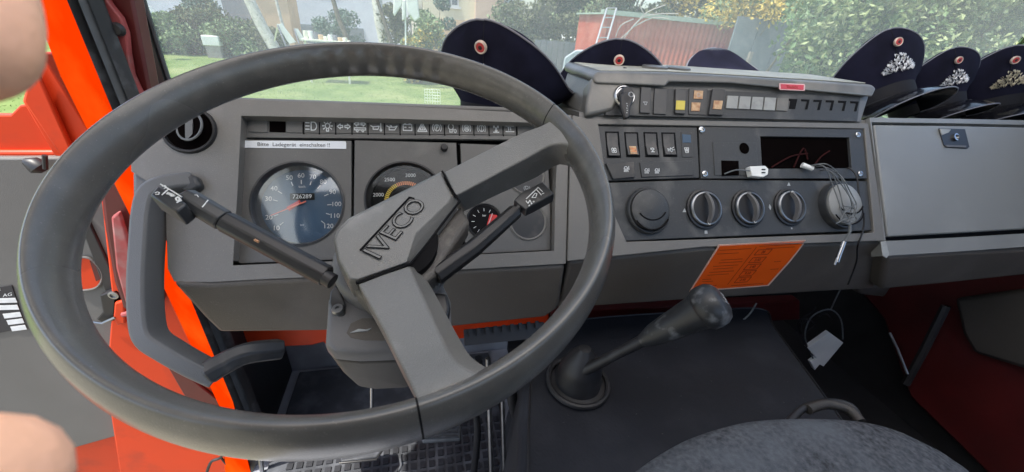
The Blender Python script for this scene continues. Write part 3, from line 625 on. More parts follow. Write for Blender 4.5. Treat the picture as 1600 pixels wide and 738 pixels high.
for k, (lab, adeg) in enumerate((('20', 199), ('', 182), ('30', 165), ('40', 144), ('', 128), ('50', 112), ('60', 92), ('70', 72), ('80', 52), ('90', 27), ('100', 3), ('110', -19), ('120', -41), ('10', 222))):
    a = R(adeg); e = pol(np.zeros(3), 1, a)
    if lab:
        tk.tube([dc + e * r1 * .56 + NF * .0005, dc + e * r1 * .66 + NF * .0005], .0007, n=4)
        m_ = text(None, lab, None, dc + e * r1 * .77, XA, UF, .0105, lift=.0006, offset=.006); nums.add(m_.v, m_.f)
tk.build('ticks', 'white_ink', sp); nums.build('numerals', 'white_ink', sp, smooth=0)
tx = MB()
for s_, off, sz in (('726289', .016, .0095), ('km/h', .032, .005), ('km', -.03, .0045)):
    m_ = text(None, s_, None, dc + UF * off, XA, UF, sz, lift=.0014, offset=.004); tx.add(m_.v, m_.f)
tx.build('odometer_digits', 'white_ink', sp, smooth=0)
MB().box(dc + UF * .016 + NF * .0006, XA, UF, NF, .036, .011, .0008).build('odometer_window', 'dial_black', sp)
na = np.asarray(F(423, 337, -.034)); nb_ = np.asarray(F(478, 315, -.034))
MB().tube([na, nb_], [.0006, .0013], n=6).build('needle', 'needle', sp)
hubp = dc * .4 + .6 * F(452, 325, -.0335); MB().prism([F(448, 324, -.036), F(468, 313, -.036), F(471, 318, -.036), F(452, 330, -.036)], NF * .001).build('needle_hub', 'red_ink', sp)
MB().lathe(O1 - NF * .006, XA, UF, [(r1 * .955, 0), (r1 * .6, .0015), (.0001, .002)], n=64, cap=False).build('glass', 'dial_glass', sp)
tg = gauge(O2, r2, 'tachometer', 'dial_black')
D2 = O2 - NF * .0205; nums = MB()
for lab, adeg in (('2000', 164), ('2500', 124), ('3000', 80)):
    m_ = text(None, lab, None, pol(D2, r2 * .74, R(adeg)), XA, UF, .0088, lift=.0006, offset=.006); nums.add(m_.v, m_.f)
nums.build('numerals', 'white_ink', tg, smooth=0)
ya, ora = MB(), MB()
for k in range(22):
    adeg = 176 - k * 5.6; e = pol(np.zeros(3), 1, R(adeg)); e2_ = pol(np.zeros(3), 1, R(adeg + 90))
    (ya if k < 11 else ora).box(D2 + e * r2 * .52 + NF * .0007, e, e2_, NF, r2 * .1, r2 * .027, .0008)
ya.build('scale_yellow', 'yellow_ink', tg); ora.build('scale_orange', 'orange_ink', tg)
MB().lathe(O2 - NF * .006, XA, UF, [(r2 * .955, 0), (.0001, .001)], n=64, cap=False).build('glass', 'dark_dial_glass', tg)
# small gauges on the right panel
def small_gauge(px, edge, lab=None, blank=False, name='small_gauge'):
    O = F(*px, PW); r = rad(*px, *edge, PW)
    g = MB().lathe(O, XA, UF, [(r * 1.12, -.002), (r * 1.12, .0015), (r * 1.06, .003), (r, .0015), (r * .98, .0008)] , n=48, cap=False).build(name, 'dash_plastic' if blank else 'black_plastic', dash, smooth=50)
    MB().lathe(O + NF * .0008, XA, UF, [(r, 0), (.0001, 0)], n=48, cap=False).build('dial', 'switch_plastic' if blank else 'dial_black', g, smooth=0)
    return g, O, r
g, O, r = small_gauge((757, 346), (782, 346))
tk = MB()
for adeg in (150, 180, 210, 235, 120, 90, 60): e = pol(np.zeros(3), 1, R(adeg)); tk.tube([O + e * r * .62 + NF * .0016, O + e * r * .8 + NF * .0016], .0005, n=4)
tk.build('ticks', 'white_ink', g); text('lettering', 'bar', 'white_ink', O + UF * r * .35, XA, UF, .005, g, lift=.0018)
MB().prism([O + NF * .0014 + p for p in (XA * r * .1 - UF * r * .3, XA * r * .75 - UF * r * .45, XA * r * .8 + UF * r * .35, XA * r * .35 + UF * r * .42)], NF * .0004).build('warning_zone', 'red_ink', g)
MB().tube([O + NF * .003 + XA * r * .15 - UF * r * .4, O + NF * .003 + XA * r * .5 + UF * r * .45], .0009, n=6).build('needle', 'label_rim', g)
small_gauge((825, 346), (851, 346), blank=True, name='gauge_blank')
g, O, r = small_gauge((822, 275), (848, 275), blank=True, name='gauge_blank'); text('lettering', '(D)', 'dim_ink', F(823, 294, PW + .002), XA, UF, .009, g, lift=.0012)
small_gauge((757, 272), (782, 272), blank=True, name='gauge_blank')
MB().lathe(F(694, 232, PW), XA, UF, [(.0062, 0), (.0062, .007), (.005, .0095), (.0001, .0098)], n=20).build('trip_knob', 'black_plastic', dash)
ns = MB().prism(FP(((377, 220), (540, 221), (541, 224), (541, 233), (377, 231)), PW + .0006), NF * .0005).build('notice_strip', 'strip_white', dash)
text('lettering', 'Bitte  Ladegerät  einschalten !!', 'dark_ink', F(460, 226.6, PW + .0012), F(540, 228, 0) - F(380, 226, 0), UF, .0085, ns, offset=.0)

# --- warning lights with symbols
def ic_head(): return [(ell(.25, 0, .45, .5, 10, -90, 90) + [(.25, .5), (-.05, .5), (-.05, -.5), (.25, -.5)]), [(-.8, .4), (-.3, .4)], [(-.8, 0), (-.3, 0)], [(-.8, -.4), (-.3, -.4)]]
def ic_bulb(): return [ell(0, .05, .32, .32, 12), [(-.15, -.35), (-.15, -.6), (.15, -.6), (.15, -.35)]] + [[(.48 * math.cos(R(a)), .05 + .48 * math.sin(R(a))), (.7 * math.cos(R(a)), .05 + .7 * math.sin(R(a)))] for a in (0, 45, 90, 135, 180, -35, -145)]
def ic_arrows(dy=0, k=1): return [[(-.9 * k, dy), (-.5 * k, dy + .3 * k), (-.5 * k, dy + .12 * k), (-.15 * k, dy + .12 * k), (-.15 * k, dy - .12 * k), (-.5 * k, dy - .12 * k), (-.5 * k, dy - .3 * k), (-.9 * k, dy)], [(.9 * k, dy), (.5 * k, dy + .3 * k), (.5 * k, dy + .12 * k), (.15 * k, dy + .12 * k), (.15 * k, dy - .12 * k), (.5 * k, dy - .12 * k), (.5 * k, dy - .3 * k), (.9 * k, dy)]]
def ic_trailer(): return ic_arrows(.35, .9) + [[(-.8, -.15), (.8, -.15), (.8, -.4), (-.8, -.4), (-.8, -.15)], ell(-.4, -.5, .14, .14, 8), ell(.4, -.5, .14, .14, 8)]
def ic_oil(): return [[(-.8, .15), (-.45, .0), (-.45, -.35), (.35, -.35), (.75, .15), (.3, .0), (-.1, .0), (-.1, .18), (-.3, .18), (-.1, .18), (-.1, 0), (-.45, 0)]]
def ic_temp(): return [[(-.8, .15), (-.45, .0), (-.45, -.3), (.25, -.3), (.45, .1), (-.45, 0)], [(.68, .55), (.68, -.25)], ell(.68, -.38, .13, .13, 8)]
def ic_batt(): return [[(-.65, .35), (.65, .35), (.65, -.4), (-.65, -.4), (-.65, .35)], [(-.45, .35), (-.45, .5), (-.25, .5), (-.25, .35)], [(.25, .35), (.25, .5), (.45, .5), (.45, .35)], [(-.45, 0), (-.2, 0)], [(.2, 0), (.45, 0)]]
def ic_tri(): return [[(-.7, -.5), (.7, -.5), (0, .65), (-.7, -.5)], [(-.38, -.3), (.38, -.3), (0, .3), (-.38, -.3)], [(0, .05), (0, -.2)]]
def ic_brake(): return [ell(0, 0, .42, .42, 14), ell(0, 0, .68, .68, 8, 140, 220), ell(0, 0, .68, .68, 8, -40, 40)]
def ic_bp(): return ic_brake() + [[(-.12, -.25), (-.12, .25), (.12, .25), (.15, .1), (.05, 0), (-.12, 0)]]
def ic_bi(): return ic_brake() + [[(0, -.1), (0, .28)], [(0, -.22), (0, -.27)]]
def ic_bw(): return ic_brake() + [[(-.25, 0), (.25, 0)], [(-.25, .15), (.25, .15)], [(-.25, -.15), (.25, -.15)]]
def ic_filter(): return [ell(-.15, .15, .4, .4, 12), ell(.5, -.4, .2, .2, 8), [(.1, -.15), (.35, -.3)], [(-.35, -.2), (-.35, -.55), (.05, -.55), (.05, -.2)]]
def ic_diff(): return [ell(0, .3, .26, .26, 12), [(0, .05), (0, -.5)], [(-.45, -.5), (.45, -.5)], [(-.4, .5), (-.4, .1)], [(.4, .5), (.4, .1)], ell(0, -.3, .16, .16, 8)]
def ic_axle(): return [[(-.7, .4), (.7, .4)], [(-.7, -.4), (.7, -.4)], [(-.2, .15), (-.2, -.2)], [(.15, .15), (.15, -.2)], [(-.3, .15), (-.1, .15)]]
def ic_lamp(): return [ell(0, 0, .45, .55, 10, 0, 180) + [(-.45, 0)], [(-.5, -.05), (.5, -.05)], [(-.4, -.25), (-.5, -.7)], [(-.13, -.25), (-.17, -.7)], [(.13, -.25), (.17, -.7)], [(.4, -.25), (.5, -.7)], [(.75, .6), (.75, -.2)]]
def ic_fan(): return [ell(-.3, .3, .28, .28, 10), ell(.3, .3, .28, .28, 10), ell(-.3, -.3, .28, .28, 10), ell(.3, -.3, .28, .28, 10)]
def ic_fog(): return [ell(.1, 0, .4, .5, 10, -90, 90) + [(.1, .5), (-.1, 0), (.1, -.5)], [(-.75, .3), (-.3, .2)], [(-.75, 0), (-.3, -.05)], [(-.75, -.3), (-.3, -.35)], [(.7, .5), (.95, .7)], [(.75, 0), (1, 0)]]
def ic_wash(): return [[(-.6, .6), (.6, .6), (.35, -.6), (-.35, -.6), (-.6, .6)], [(0, .6), (0, -.2)], [(-.3, .3), (-.2, -.3)], [(.3, .3), (.2, -.3)]]
def symbol(paths, O, e1, e2, s, parent, m='white_ink', wd=.1, name='symbol', th=.0003):
    mb = MB()
    for p in paths: mb.stroke([(x * s, y * s) for x, y in p], O, e1, e2, wd * s, th)
    return mb.build(name, m, parent, smooth=0)
ics = [ic_head, ic_bulb, ic_arrows, ic_trailer, ic_temp, ic_oil, ic_batt, ic_tri, ic_bp, ic_filter, ic_bw, ic_bi, ic_diff, ic_axle]
edges = [474.5, 499, 524.5, 550, 575, 600.5, 625, 648.5, 671, 694.5, 717.5, 740.5, 764, 786, 807]
for i, ic in enumerate(ics):
    x0, x1 = edges[i] + .9, edges[i + 1] - .9; yt = 187 + (x0 - 474) * .0165; yb = yt + 20.5 - (x0 - 474) * .006
    o = quad_at(((x0, yt), (x1, yt + .3), (x1, yb + .2), (x0, yb)), -.0178, .004, 'warning_light', 'blank_grey' if i < 0 else 'panel_plastic', bevel=.0004)
    symbol(ic(), F((x0 + x1) / 2, (yt + yb) / 2, -.0177), XA, UF * 1.25, .0108, o, wd=.13)
quad_at(((388, 187), (418, 188), (418, 207), (388, 206)), -.0178, .003, 'blank_cover', 'panel_plastic', bevel=.0004)
quad_at(((447, 188.5), (472.5, 189), (472.5, 207.5), (447, 207)), -.0178, .003, 'blank_cover', 'panel_plastic', bevel=.0004)
quad_at(((421, 188), (446, 188.5), (446, 207), (421, 206.5)), -.0188, .002, 'empty_slot', 'hole_black', bevel=0)
quad_at(((809, 193), (843, 194.5), (843, 212), (809, 211)), -.0178, .003, 'blank_cover', 'panel_plastic', bevel=.0004)
gmk = MB()
for x in edges: gmk.box(F(x, 198.5 + (x - 474) * .014, -.0190), XA, UF, NF, .0022, .024, .0008)
gmk.build('light_gaps', 'groove', dash)

# --- round air vent on the left wing
vo = F(297, 204, .0); vr = rad(297, 204, 340, 206)
vt = MB().lathe(vo, XA, UF, [(vr * 1.0, -.004), (vr * 1.0, .002), (vr * .96, .005), (vr * .88, .005), (vr * .84, .001), (vr * .82, -.004)], n=56, cap=False).build('air_vent', 'black_plastic', dash, smooth=50)
MB().lathe(vo + NF * .0008, XA, UF, [(vr * .85, 0), (.0001, 0)], n=48, cap=False).build('vent_hole', 'hole_black', vt, smooth=0)
fc = vo + XA * vr * .17 + UF * vr * .02 + NF * .013; r_ = vr * .56
MB().lathe(fc, nz(XA + NF * .35), UF, [(r_, 0), (r_ * .9, .0008), (.0001, -.003)], n=40, cap=False).build('flap', 'hole_black', vt, smooth=50)
MB().tube([fc + r_ * (math.cos(a) * nz(XA + NF * .35) + math.sin(a) * UF) for a in circ(49, 0, 2 * math.pi, True)], .0017, n=8).build('flap_rim', 'handle_plastic', vt)
MB().sweep([fc - UF * r_ * .95 + NF * .0005, fc + NF * .002, fc + UF * r_ * .95 + NF * .0005], [(-.0045, 0), (.0045, 0), (.0045, -.003), (-.0045, -.003)], NF).build('louvre', 'handle_plastic', vt)

# --- centre: switch plates, radio plate, knobs
quad_at(((926, 197), (1089, 199), (1093, 278), (1060, 279), (938, 283)), -.0, .01, 'switch_panel', 'console_plastic', bevel=.001)
quad_at(((938, 286), (1094, 281), (1362, 283), (1364, 360), (1100, 371), (969, 377), (952, 340)), -.001, .01, 'heater_panel', 'console_plastic', bevel=.001)
rp = MB(); ringface(rp, [(1092, 198), (1348, 202), (1355, 279), (1095, 279)], [(1188, 213), (1327, 215), (1331, 263), (1191, 264)], .0015, .006)
rpo = rp.build('radio_plate', 'console_plastic', dash, bevel=.0012)
quad_at(((1114, 222), (1182, 223), (1185, 274), (1117, 274)), .0028, .0012, 'cover_plate', 'console_plastic', rpo, bevel=.0006)
quad_at(((1127, 251), (1154, 251.5), (1155, 274), (1128, 275)), .0034, .0005, 'square_hole', 'hole_black', rpo, bevel=0)
MB().lathe(F(1163, 232, .0032), XA, UF, [(.0115, 0), (.0001, 0)], n=28, cap=False).build('round_hole', 'hole_black', rpo, smooth=0)
MB().prism(FP(((1185, 208), (1334, 211), (1338, 268), (1188, 269)), -.004), -NF * .05).build('radio_bay', 'hole_black', dash)
ins = MB()
for a in (((1205, 262), (1235, 245), (1262, 240)), ((1240, 262), (1255, 232), (1262, 250)), ((1270, 262), (1282, 246), (1296, 236))):
    ins.tube(smooth_path([F(x, y, .001) for x, y in a], 4), .0016, n=6)
ins.build('loose_cables', 'hole_red', dash)
for x, y in ((1096, 203), (1101, 272), (1340, 211), (1344, 272)):
    s_ = MB().lathe(F(x, y, .0018), XA, UF, [(.0066, 0), (.0066, .0016), (.005, .0028), (.0028, .0028), (.0024, .0012), (.0001, .0012)], n=20).build('screw', 'chrome', rpo)
def rocker(x, y, wpx, hpx, ic, m='switch_plastic', inkm='white_ink', par=dash, w=.0, ws=.0, tilt=.0035, s=.0078, lean=3, patch=None):
    poly = [(x - wpx / 2, y - hpx / 2), (x + wpx / 2, y - hpx / 2 + .3), (x + wpx / 2 + lean, y + hpx / 2 + .3), (x - wpx / 2 + lean, y + hpx / 2)]
    A = FP(poly, w + .0008); mid_ = [(A[0] + A[3]) / 2 - NF * .0002, (A[1] + A[2]) / 2 - NF * .0002]
    r0 = [A[0] + NF * .001, mid_[0], A[3] + NF * tilt, A[3] - NF * .006, A[0] - NF * .006]; r1_ = [A[1] + NF * .001, mid_[1], A[2] + NF * tilt, A[2] - NF * .006, A[1] - NF * .006]
    o = MB().loft([r0, r1_]).build('rocker_switch', m, par, bevel=.0006)
    c = (mid_[0] * .45 + mid_[1] * .45 + (A[3] + A[2]) * .55 + 1.1 * NF * tilt) / 2; e2_ = nz(mid_[0] - (A[3] + NF * tilt)); 
    if patch: 
        pq = [c + XA * sx_ * (wpx * .0008) * .5 + e2_ * sy_ * .008 for sx_, sy_ in ((-1, -1), (1, -1), (1, 1), (-1, 1))]
        MB().prism([p + NF * .0012 for p in pq], -NF * .0008).build('lens', patch, o)
    if ic: symbol(ic(), c, XA, e2_, s, o, inkm, .14, th=.0012 + (.0006 if patch else 0))
    bz = FP([(poly[0][0] - 2.5, poly[0][1] - 2.5), (poly[1][0] + 2.5, poly[1][1] - 2.5), (poly[2][0] + 3, poly[2][1] + 3), (poly[3][0] - 2, poly[3][1] + 3)], w + .0002)
    MB().prism(bz, -NF * .001).build('switch_slot', 'groove', o)
    return o
rocker(956, 226, 17, 36, ic_fan); rocker(986, 226, 17, 34, ic_axle, patch='amber', inkm='orange_ink'); rocker(1016, 226, 17, 34, ic_diff); rocker(1044, 226, 17, 33, ic_fog)
o = quad_at(((1064, 206), (1081, 207), (1083, 246), (1066, 246)), .0012, .002, 'indicator_lamp', 'console_plastic'); symbol(ic_wash(), F(1073, 235, .0014), XA, UF, .0078, o, wd=.15)
quad_at(((1066, 210), (1079, 211), (1080, 223), (1067, 223)), .0018, .0006, 'lamp_window', 'dial_blue', o, bevel=0)
o = quad_at(((947, 255), (991, 253), (993, 277), (958, 280)), .0045, .006, 'push_switch', 'switch_plastic', bevel=.001); symbol(ic_lamp(), F(978, 264, .0046), XA, UF, .0078, o, wd=.15)
o = quad_at(((1000, 254), (1082, 251), (1084, 274), (1003, 277)), .0022, .003, 'push_switch', 'console_plastic', bevel=.0006); symbol(ic_lamp(), F(1010, 267, .0023), XA, UF, .0072, o, wd=.15); symbol(ic_lamp(), F(1026, 267, .0023), XA, UF, .0072, o, wd=.15)
# round closed vents
def round_vent(px, edge, m='console_plastic', prot=.012):
    O = F(*px, 0); r = rad(*px, *edge)
    v = MB().lathe(O, XA, UF, [(r * 1.0, -.004), (r * 1.0, .004), (r * .95, prot * .6), (r * .9, prot * .6), (r * .88, prot * .3)], n=48, cap=False).build('round_vent', 'switch_plastic', dash, smooth=50)
    MB().lathe(O + NF * .002 + UF * .001, XA, UF, [(r * .86, 0), (r * .85, prot * .7), (r * .6, prot * 1.1), (.0001, prot * 1.2)], n=48, cap=False).build('shutter', m, v, smooth=50)
    ar = MB(); 
    for rr2, a0, a1, dy in ((.72, 215, 325, .28), (.84, 210, 330, -.0)):
        ar.tube([O + NF * (prot * (1.3 if dy else 1.05)) + XA * r * rr2 * math.cos(R(a)) + UF * (r * rr2 * math.sin(R(a)) + r * dy) for a in np.linspace(a0, a1, 20)], .0014, n=6)
    ar.build('slot_line', 'groove', v); return v
round_vent((1012, 330), (1045, 331)); round_vent((1309, 322), (1338, 321), 'glove_plastic', .02)
def knob(px, edge, tilt=0, dot='b'):
    O = F(*px, .0); r = rad(*px, *edge)
    k = MB().lathe(O, XA, UF, [(r * 1.08, 0), (r * 1.08, .003), (r * 1.0, .004), (r * .97, .004), (r * .94, .001)], n=48, cap=False).build('rotary_knob', 'black_plastic', dash, smooth=50)
    MB().lathe(O, XA, UF, [(r * .93, .0), (r * .93, .008), (r * .88, .0095), (r * .83, .0095), (r * .8, .006), (.0001, .006)], n=48, cap=False).build('rim', 'steel', k, smooth=50)
    MB().lathe(O + NF * .0062, XA, UF, [(r * .82, 0), (r * .6, .0005), (.0001, .001)], n=48, cap=False).build('face', 'black_plastic', k, smooth=50)
    e = nz(UF * math.cos(R(tilt)) + XA * math.sin(R(tilt))); q = np.cross(e, NF)
    pth = [O + e * r * .84 * t_ + NF * (.008 + .012 * (1 - t_ * t_)) + q * .0022 * (1 - t_ * t_) for t_ in np.linspace(-1, 1, 15)]
    MB().sweep(pth, [(-.0034, -.006), (.0034, -.006), (.0028, .003), (0, .0045), (-.0028, .003)], NF, scale=[.75 + .25 * (1 - abs(t_)) for t_ in np.linspace(-1, 1, 15)]).build('grip', 'shroud_plastic', k, smooth=50)
    d_ = -1 if dot == 'b' else 1
    MB().lathe(O + e * d_ * r * .82 + NF * .0105, XA, UF, [(.0026, 0), (.0026, .001), (.0001, .0012)], n=12).build('pointer', 'white_ink', k)
    return k
knob((1100, 327), (1125, 327), 2, 'b'); knob((1168, 326), (1191, 326), -6, 'b'); knob((1233, 324), (1255, 324), 2, 't')
mk = MB()
for x, y, s_ in ((1069, 329, 0), (1103, 363, 1), (1203, 324, 2), (1232, 288, 3), (1237, 357, 4)):
    O = F(x, y, -.0008)
    if s_ in (1,): mk.box(O, XA, UF, NF, .006, .006, .0006)
    elif s_ == 2: mk.prism([O + XA * a * .003 + UF * b * .006 for a, b in ((0, 1), (1, 0), (0, -1), (-1, 0))], NF * .0004)
    elif s_ == 4: mk.lathe(O, XA, UF, [(.002, 0), (.0001, .0003)], n=8)
    else: mk.prism([O + XA * a * .004 + UF * b * .004 for a, b in ((-1, -.8), (1, -.8), (.3, 1))], NF * .0004)
mk.build('dial_marks', 'dim_ink', dash)

# --- orange sticker under the heater panel
def SP(x, y, l=.0012): return LP(x, y, b1_, l)
stk = MB().prism([SP(x, y, .0012) for x, y in ((1123, 383), (1259, 375.5), (1253, 386), (1236, 408), (1201, 447), (1140, 452), (1077, 456))], -LN * .0006 * (1 if LN @ NF > 0 else -1)).build('sticker', 'sticker_edge', dash)
tag(stk, 'orange sticker with table of figures')
MB().prism([SP(x, y, .0018) for x, y in ((1125, 385), (1256, 378), (1250, 387), (1233, 408), (1199, 445.5), (1140, 450), (1081, 453.5))], -LN * .0004 * (1 if LN @ NF > 0 else -1)).build('print_field', 'sticker_orange', stk)
ink = MB()
def sl_(pts, wd=.0011):
    P = [SP(x, y, .0021) for x, y in pts]
    for a, b in zip(P[:-1], P[1:]):
        d_ = nz(b - a); q = np.cross(d_, LN) * wd / 2; ink.prism([a - q, a + q, b + q, b - q], LN * (1 if LN @ NF > 0 else -1) * .0002)
def g_(u, v_):   # u 0..1 across, v 0..1 down on the sticker
    a = np.array((1123, 383)) * (1 - u) + np.array((1259, 375.5)) * u; b = np.array((1077, 456)) * (1 - u) + np.array((1201, 447)) * u; p = a * (1 - v_) + b * v_; return p[0], p[1]
for v_, u0, u1 in ((.12, .05, .42), (.2, .05, .3), (.34, .14, .4), (.4, .14, .42), (.47, .1, .4), (.53, .12, .36), (.6, .1, .4), (.66, .1, .36), (.75, .07, .18), (.8, .08, .22), (.85, .07, .16), (.9, .1, .3), (.08, .5, .95), (.14, .6, .93), (.45, .82, .9), (.62, .85, .95), (.93, .5, .9)):
    sl_((g_(u0, v_), g_(u1, v_)), .0009)
sl_((g_(.47, .1), g_(.44, .9)), .0008)
for v_ in (.16, .33, .48, .62, .76): sl_((g_(.52, v_), g_(.68, v_), g_(.67, v_ + .11), g_(.51, v_ + .11), g_(.52, v_)), .0012)
ink.build('printed_lines', 'sticker_ink', stk, smooth=0)
nn_ = LN if LN @ NF > 0 else -LN; lu = nz(np.cross(nn_, XA))
nm = MB()
for v_, s_ in ((.215, '28'), (.385, '2.50'), (.535, '3.40'), (.675, '9.10'), (.815, '2.95')):
    x, y = g_(.595, v_); m_ = text(None, s_, None, SP(x, y, .0021), XA, lu, .0105, lift=.0003, offset=.01, sx=.8); nm.add(m_.v, m_.f)
nm.build('figures', 'sticker_ink', stk, smooth=0)

# ================================================================ SWITCH CONSOLE ON THE DASHBOARD
sc_ = thing('switch_console', F(1140, 180, 0), 'grey switch box with key switch standing on the middle of the dashboard', 'switch box')
CW = .0
hx0, hx1 = F(925, 180, 0)[0], F(1345, 190, 0)[0]
body = MB()
bt0, bt1 = F(915, 180, -.002), F(1347, 192, -.002)
tf0, tf1 = F(938, 118, .004), F(1362, 140, .004)
zt = F(1140, 120, .004)[2]
# housing: front outline pushed back; upper lip proud of the switch face
MB().prism(FP(((913, 182), (1346, 194), (1358, 155), (1362, 138), (945, 118), (928, 124), (920, 150)), -.003), np.array((0, .15, -.004))).build('housing', 'box_plastic', sc_, bevel=.006, seg=3)
lip = MB()
la = [(926, 120), (934, 112), (1045, 114), (1140, 119), (1364, 133), (1370, 139), (1364, 152), (1140, 131), (1046, 129), (1040, 136), (985, 133), (930, 131)]
lip.prism(FP(la, .010), np.array((0, .17, .0)))
lip.build('top_cover', 'box_plastic', sc_, bevel=.005, seg=4)
MB().prism(FP(((924, 122), (936, 112), (976, 113), (978, 134), (958, 172), (917, 181), (916, 165)), .006), -NF * .04).build('corner_block', 'box_plastic', sc_, bevel=.006, seg=3)
fpn = MB().prism(FP(((950, 134), (1345, 151), (1340, 190), (946, 180)), .0015), -NF * .006).build('switch_face', 'console_plastic', sc_, bevel=.001)
MB().prism(FP(((905, 176), (1352, 188), (1352, 199), (905, 190)), -.007), np.array((0, .2, -.02))).build('housing_base', 'box_plastic', sc_)
# key switch
ko = F(974, 152, .004)
ky = MB().lathe(ko, XA, UF, [(.0215, -.002), (.0215, .004), (.019, .007), (.0175, .007), (.016, .004), (.0001, .004)], n=36).build('key_switch', 'chrome', sc_)
MB().lathe(ko + NF * .005, XA, UF, [(.0135, 0), (.0135, .010), (.010, .014), (.0001, .0145)], n=28).build('barrel', 'black_plastic', ky)
MB().prism([F(x, y, .024) for x, y in ((970, 148), (978, 142), (988, 146), (991, 156), (986, 167), (984, 184), (976, 186), (971, 168))], -NF * .008).build('key', 'black_plastic', ky, bevel=.003)
dd = MB()
for k in range(5): dd.lathe(F(979.5 + (k % 2) * .6, 162 + k * 3.6, .0302), XA, UF, [(.0012, 0), (.0001, .0004)], n=8)
dd.build('key_dots', 'dim_ink', ky)
ring_ = F(986, 148, .032); MB().tube([ring_ + .0045 * (math.cos(a) * XA + math.sin(a) * UF) for a in circ(21, 0, 2 * math.pi, True)], .0009, n=5).build('key_ring', 'steel', ky)
def face_sw(poly, w=.0055, m='switch_plastic', d=.005, name='rocker_switch', b=.0008): return MB().prism(FP(poly, w), -NF * d).build(name, m, sc_, bevel=b)
o = face_sw(((1002, 136), (1018, 137), (1016, 177), (1000, 176)))
symbol([[(-.9, .6), (.9, .6), (.3, 0), (.3, -.5), (-.3, -.5), (-.3, 0), (-.9, .6)]], F(1008.5, 162, .0057), XA, UF, .005, o, 'dim_ink', .2)
face_sw(((1023, 138), (1043, 139), (1041, 179), (1021, 178)), .004)
o = face_sw(((1056, 139), (1073, 140), (1071, 178), (1055, 177)), .006)
MB().prism(FP(((1057, 157), (1071, 157.5), (1070, 172), (1056, 171.5)), .0072), -NF * .0014).build('lens', 'lamp_yellow', o, bevel=.0006)
o = face_sw(((1077, 138), (1106, 139), (1104, 180), (1076, 179)), .003, 'switch_plastic', name='lamp_block')
for q in (((1085, 141.5), (1099, 142), (1098, 155), (1084, 154.5)), ((1081, 160), (1095, 160.5), (1093, 174), (1080, 173.5))):
    l_ = MB().prism(FP(q, .0042), -NF * .001).build('lens', 'amber', o, bevel=.0004)
c_ = F(1091.5, 148.5, .0042); MB().stroke([(x * .003, y * .004) for x, y in ell(0, 0, 1, 1, 8)], c_, XA, UF, .0008).build('lens_mark', 'dim_ink', o)
o = face_sw(((1114, 139), (1134, 140), (1130, 180), (1108, 179)), .0065)
MB().prism(FP(((1116, 157), (1130, 157.5), (1127.5, 171), (1114, 170.5)), .0078), -NF * .0014).build('lens', 'amber', o, bevel=.0006)
for k in range(5):
    x0 = 1135.5 + k * 19.6; y0 = 149.5 + k * .9
    o = face_sw(((x0 + 1.5, y0), (x0 + 18.6, y0 + .8), (x0 + 16.4, y0 + 20.5), (x0 - 1, y0 + 19.6)), .004, 'blank_grey' if k < 4 else 'box_plastic', name='blank_cover', b=.0005)
    if k == 3: symbol([[(-.6, -.6), (.6, .6)], [(-.6, 0), (0, .6)], [(0, -.6), (.6, 0)], [(-.5, .5), (.5, -.5)]], F(x0 + 9, y0 + 10, .0042), XA, UF, .005, o, 'dim_ink', .16)
for k in range(6):
    x0 = 1233 + k * 19.2; y0 = 154.5 + k * .75
    face_sw(((x0, y0), (x0 + 13, y0 + .5), (x0 + 9.5, y0 + 16), (x0 + (6 if k else 0), y0 + 15.6), (x0 + (9 if k else 2), y0 + 3.4), (x0 - 0, y0 + 3)), .0023, 'groove', .0006, 'empty_slot', 0)
lbl = MB().prism([F(x, y, .0112) for x, y in ((1218, 130), (1257, 131.5), (1258, 134), (1257.5, 142), (1219, 140.5), (1217.5, 138))], -NF * .0008).build('red_label', 'label_rim', sc_)
MB().prism([F(x, y, .0118) for x, y in ((1220, 131.5), (1256, 133), (1255.5, 140.5), (1220.5, 139))], -NF * .0006).build('label_field', 'label_red', lbl)
text('lettering', 'Blaulicht', 'sticker_ink', F(1238, 136.2, .012), XA, UF, .0085, lbl, lift=.0002)
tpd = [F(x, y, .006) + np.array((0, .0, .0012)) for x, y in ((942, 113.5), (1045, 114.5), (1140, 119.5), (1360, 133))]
MB().prism([p + (0, .012, 0) for p in tpd] + [p + (0, .155, 0) for p in tpd[::-1]], (0, 0, .002)).build('sunlit_top', 'sunlit_top', sc_, bevel=.0008)  # thin sheet standing in for light falling on the cover
# round lids and beads on top
tz = F(1100, 108, .010)[2]
for x, y in ((1048, 114.5), (1085, 116.5)):
    c_ = F(x, y, .010) + np.array((0, .06, .0)); MB().lathe(c_ - (0, 0, .0), (1, 0, 0), (0, 1, 0), [(.026, 0), (.026, .006), (.023, .0075), (.0001, .0078)], n=32).build('round_cap', 'box_plastic', sc_)
for x, y in ((995, 113), (1330, 131)): MB().lathe(F(x, y, .010) + np.array((0, .05, .001)), (1, 0, 0), (0, 1, 0), [(.004, 0), (.003, .002), (.0001, .0022)], n=12).build('screw', 'dark_metal', sc_)
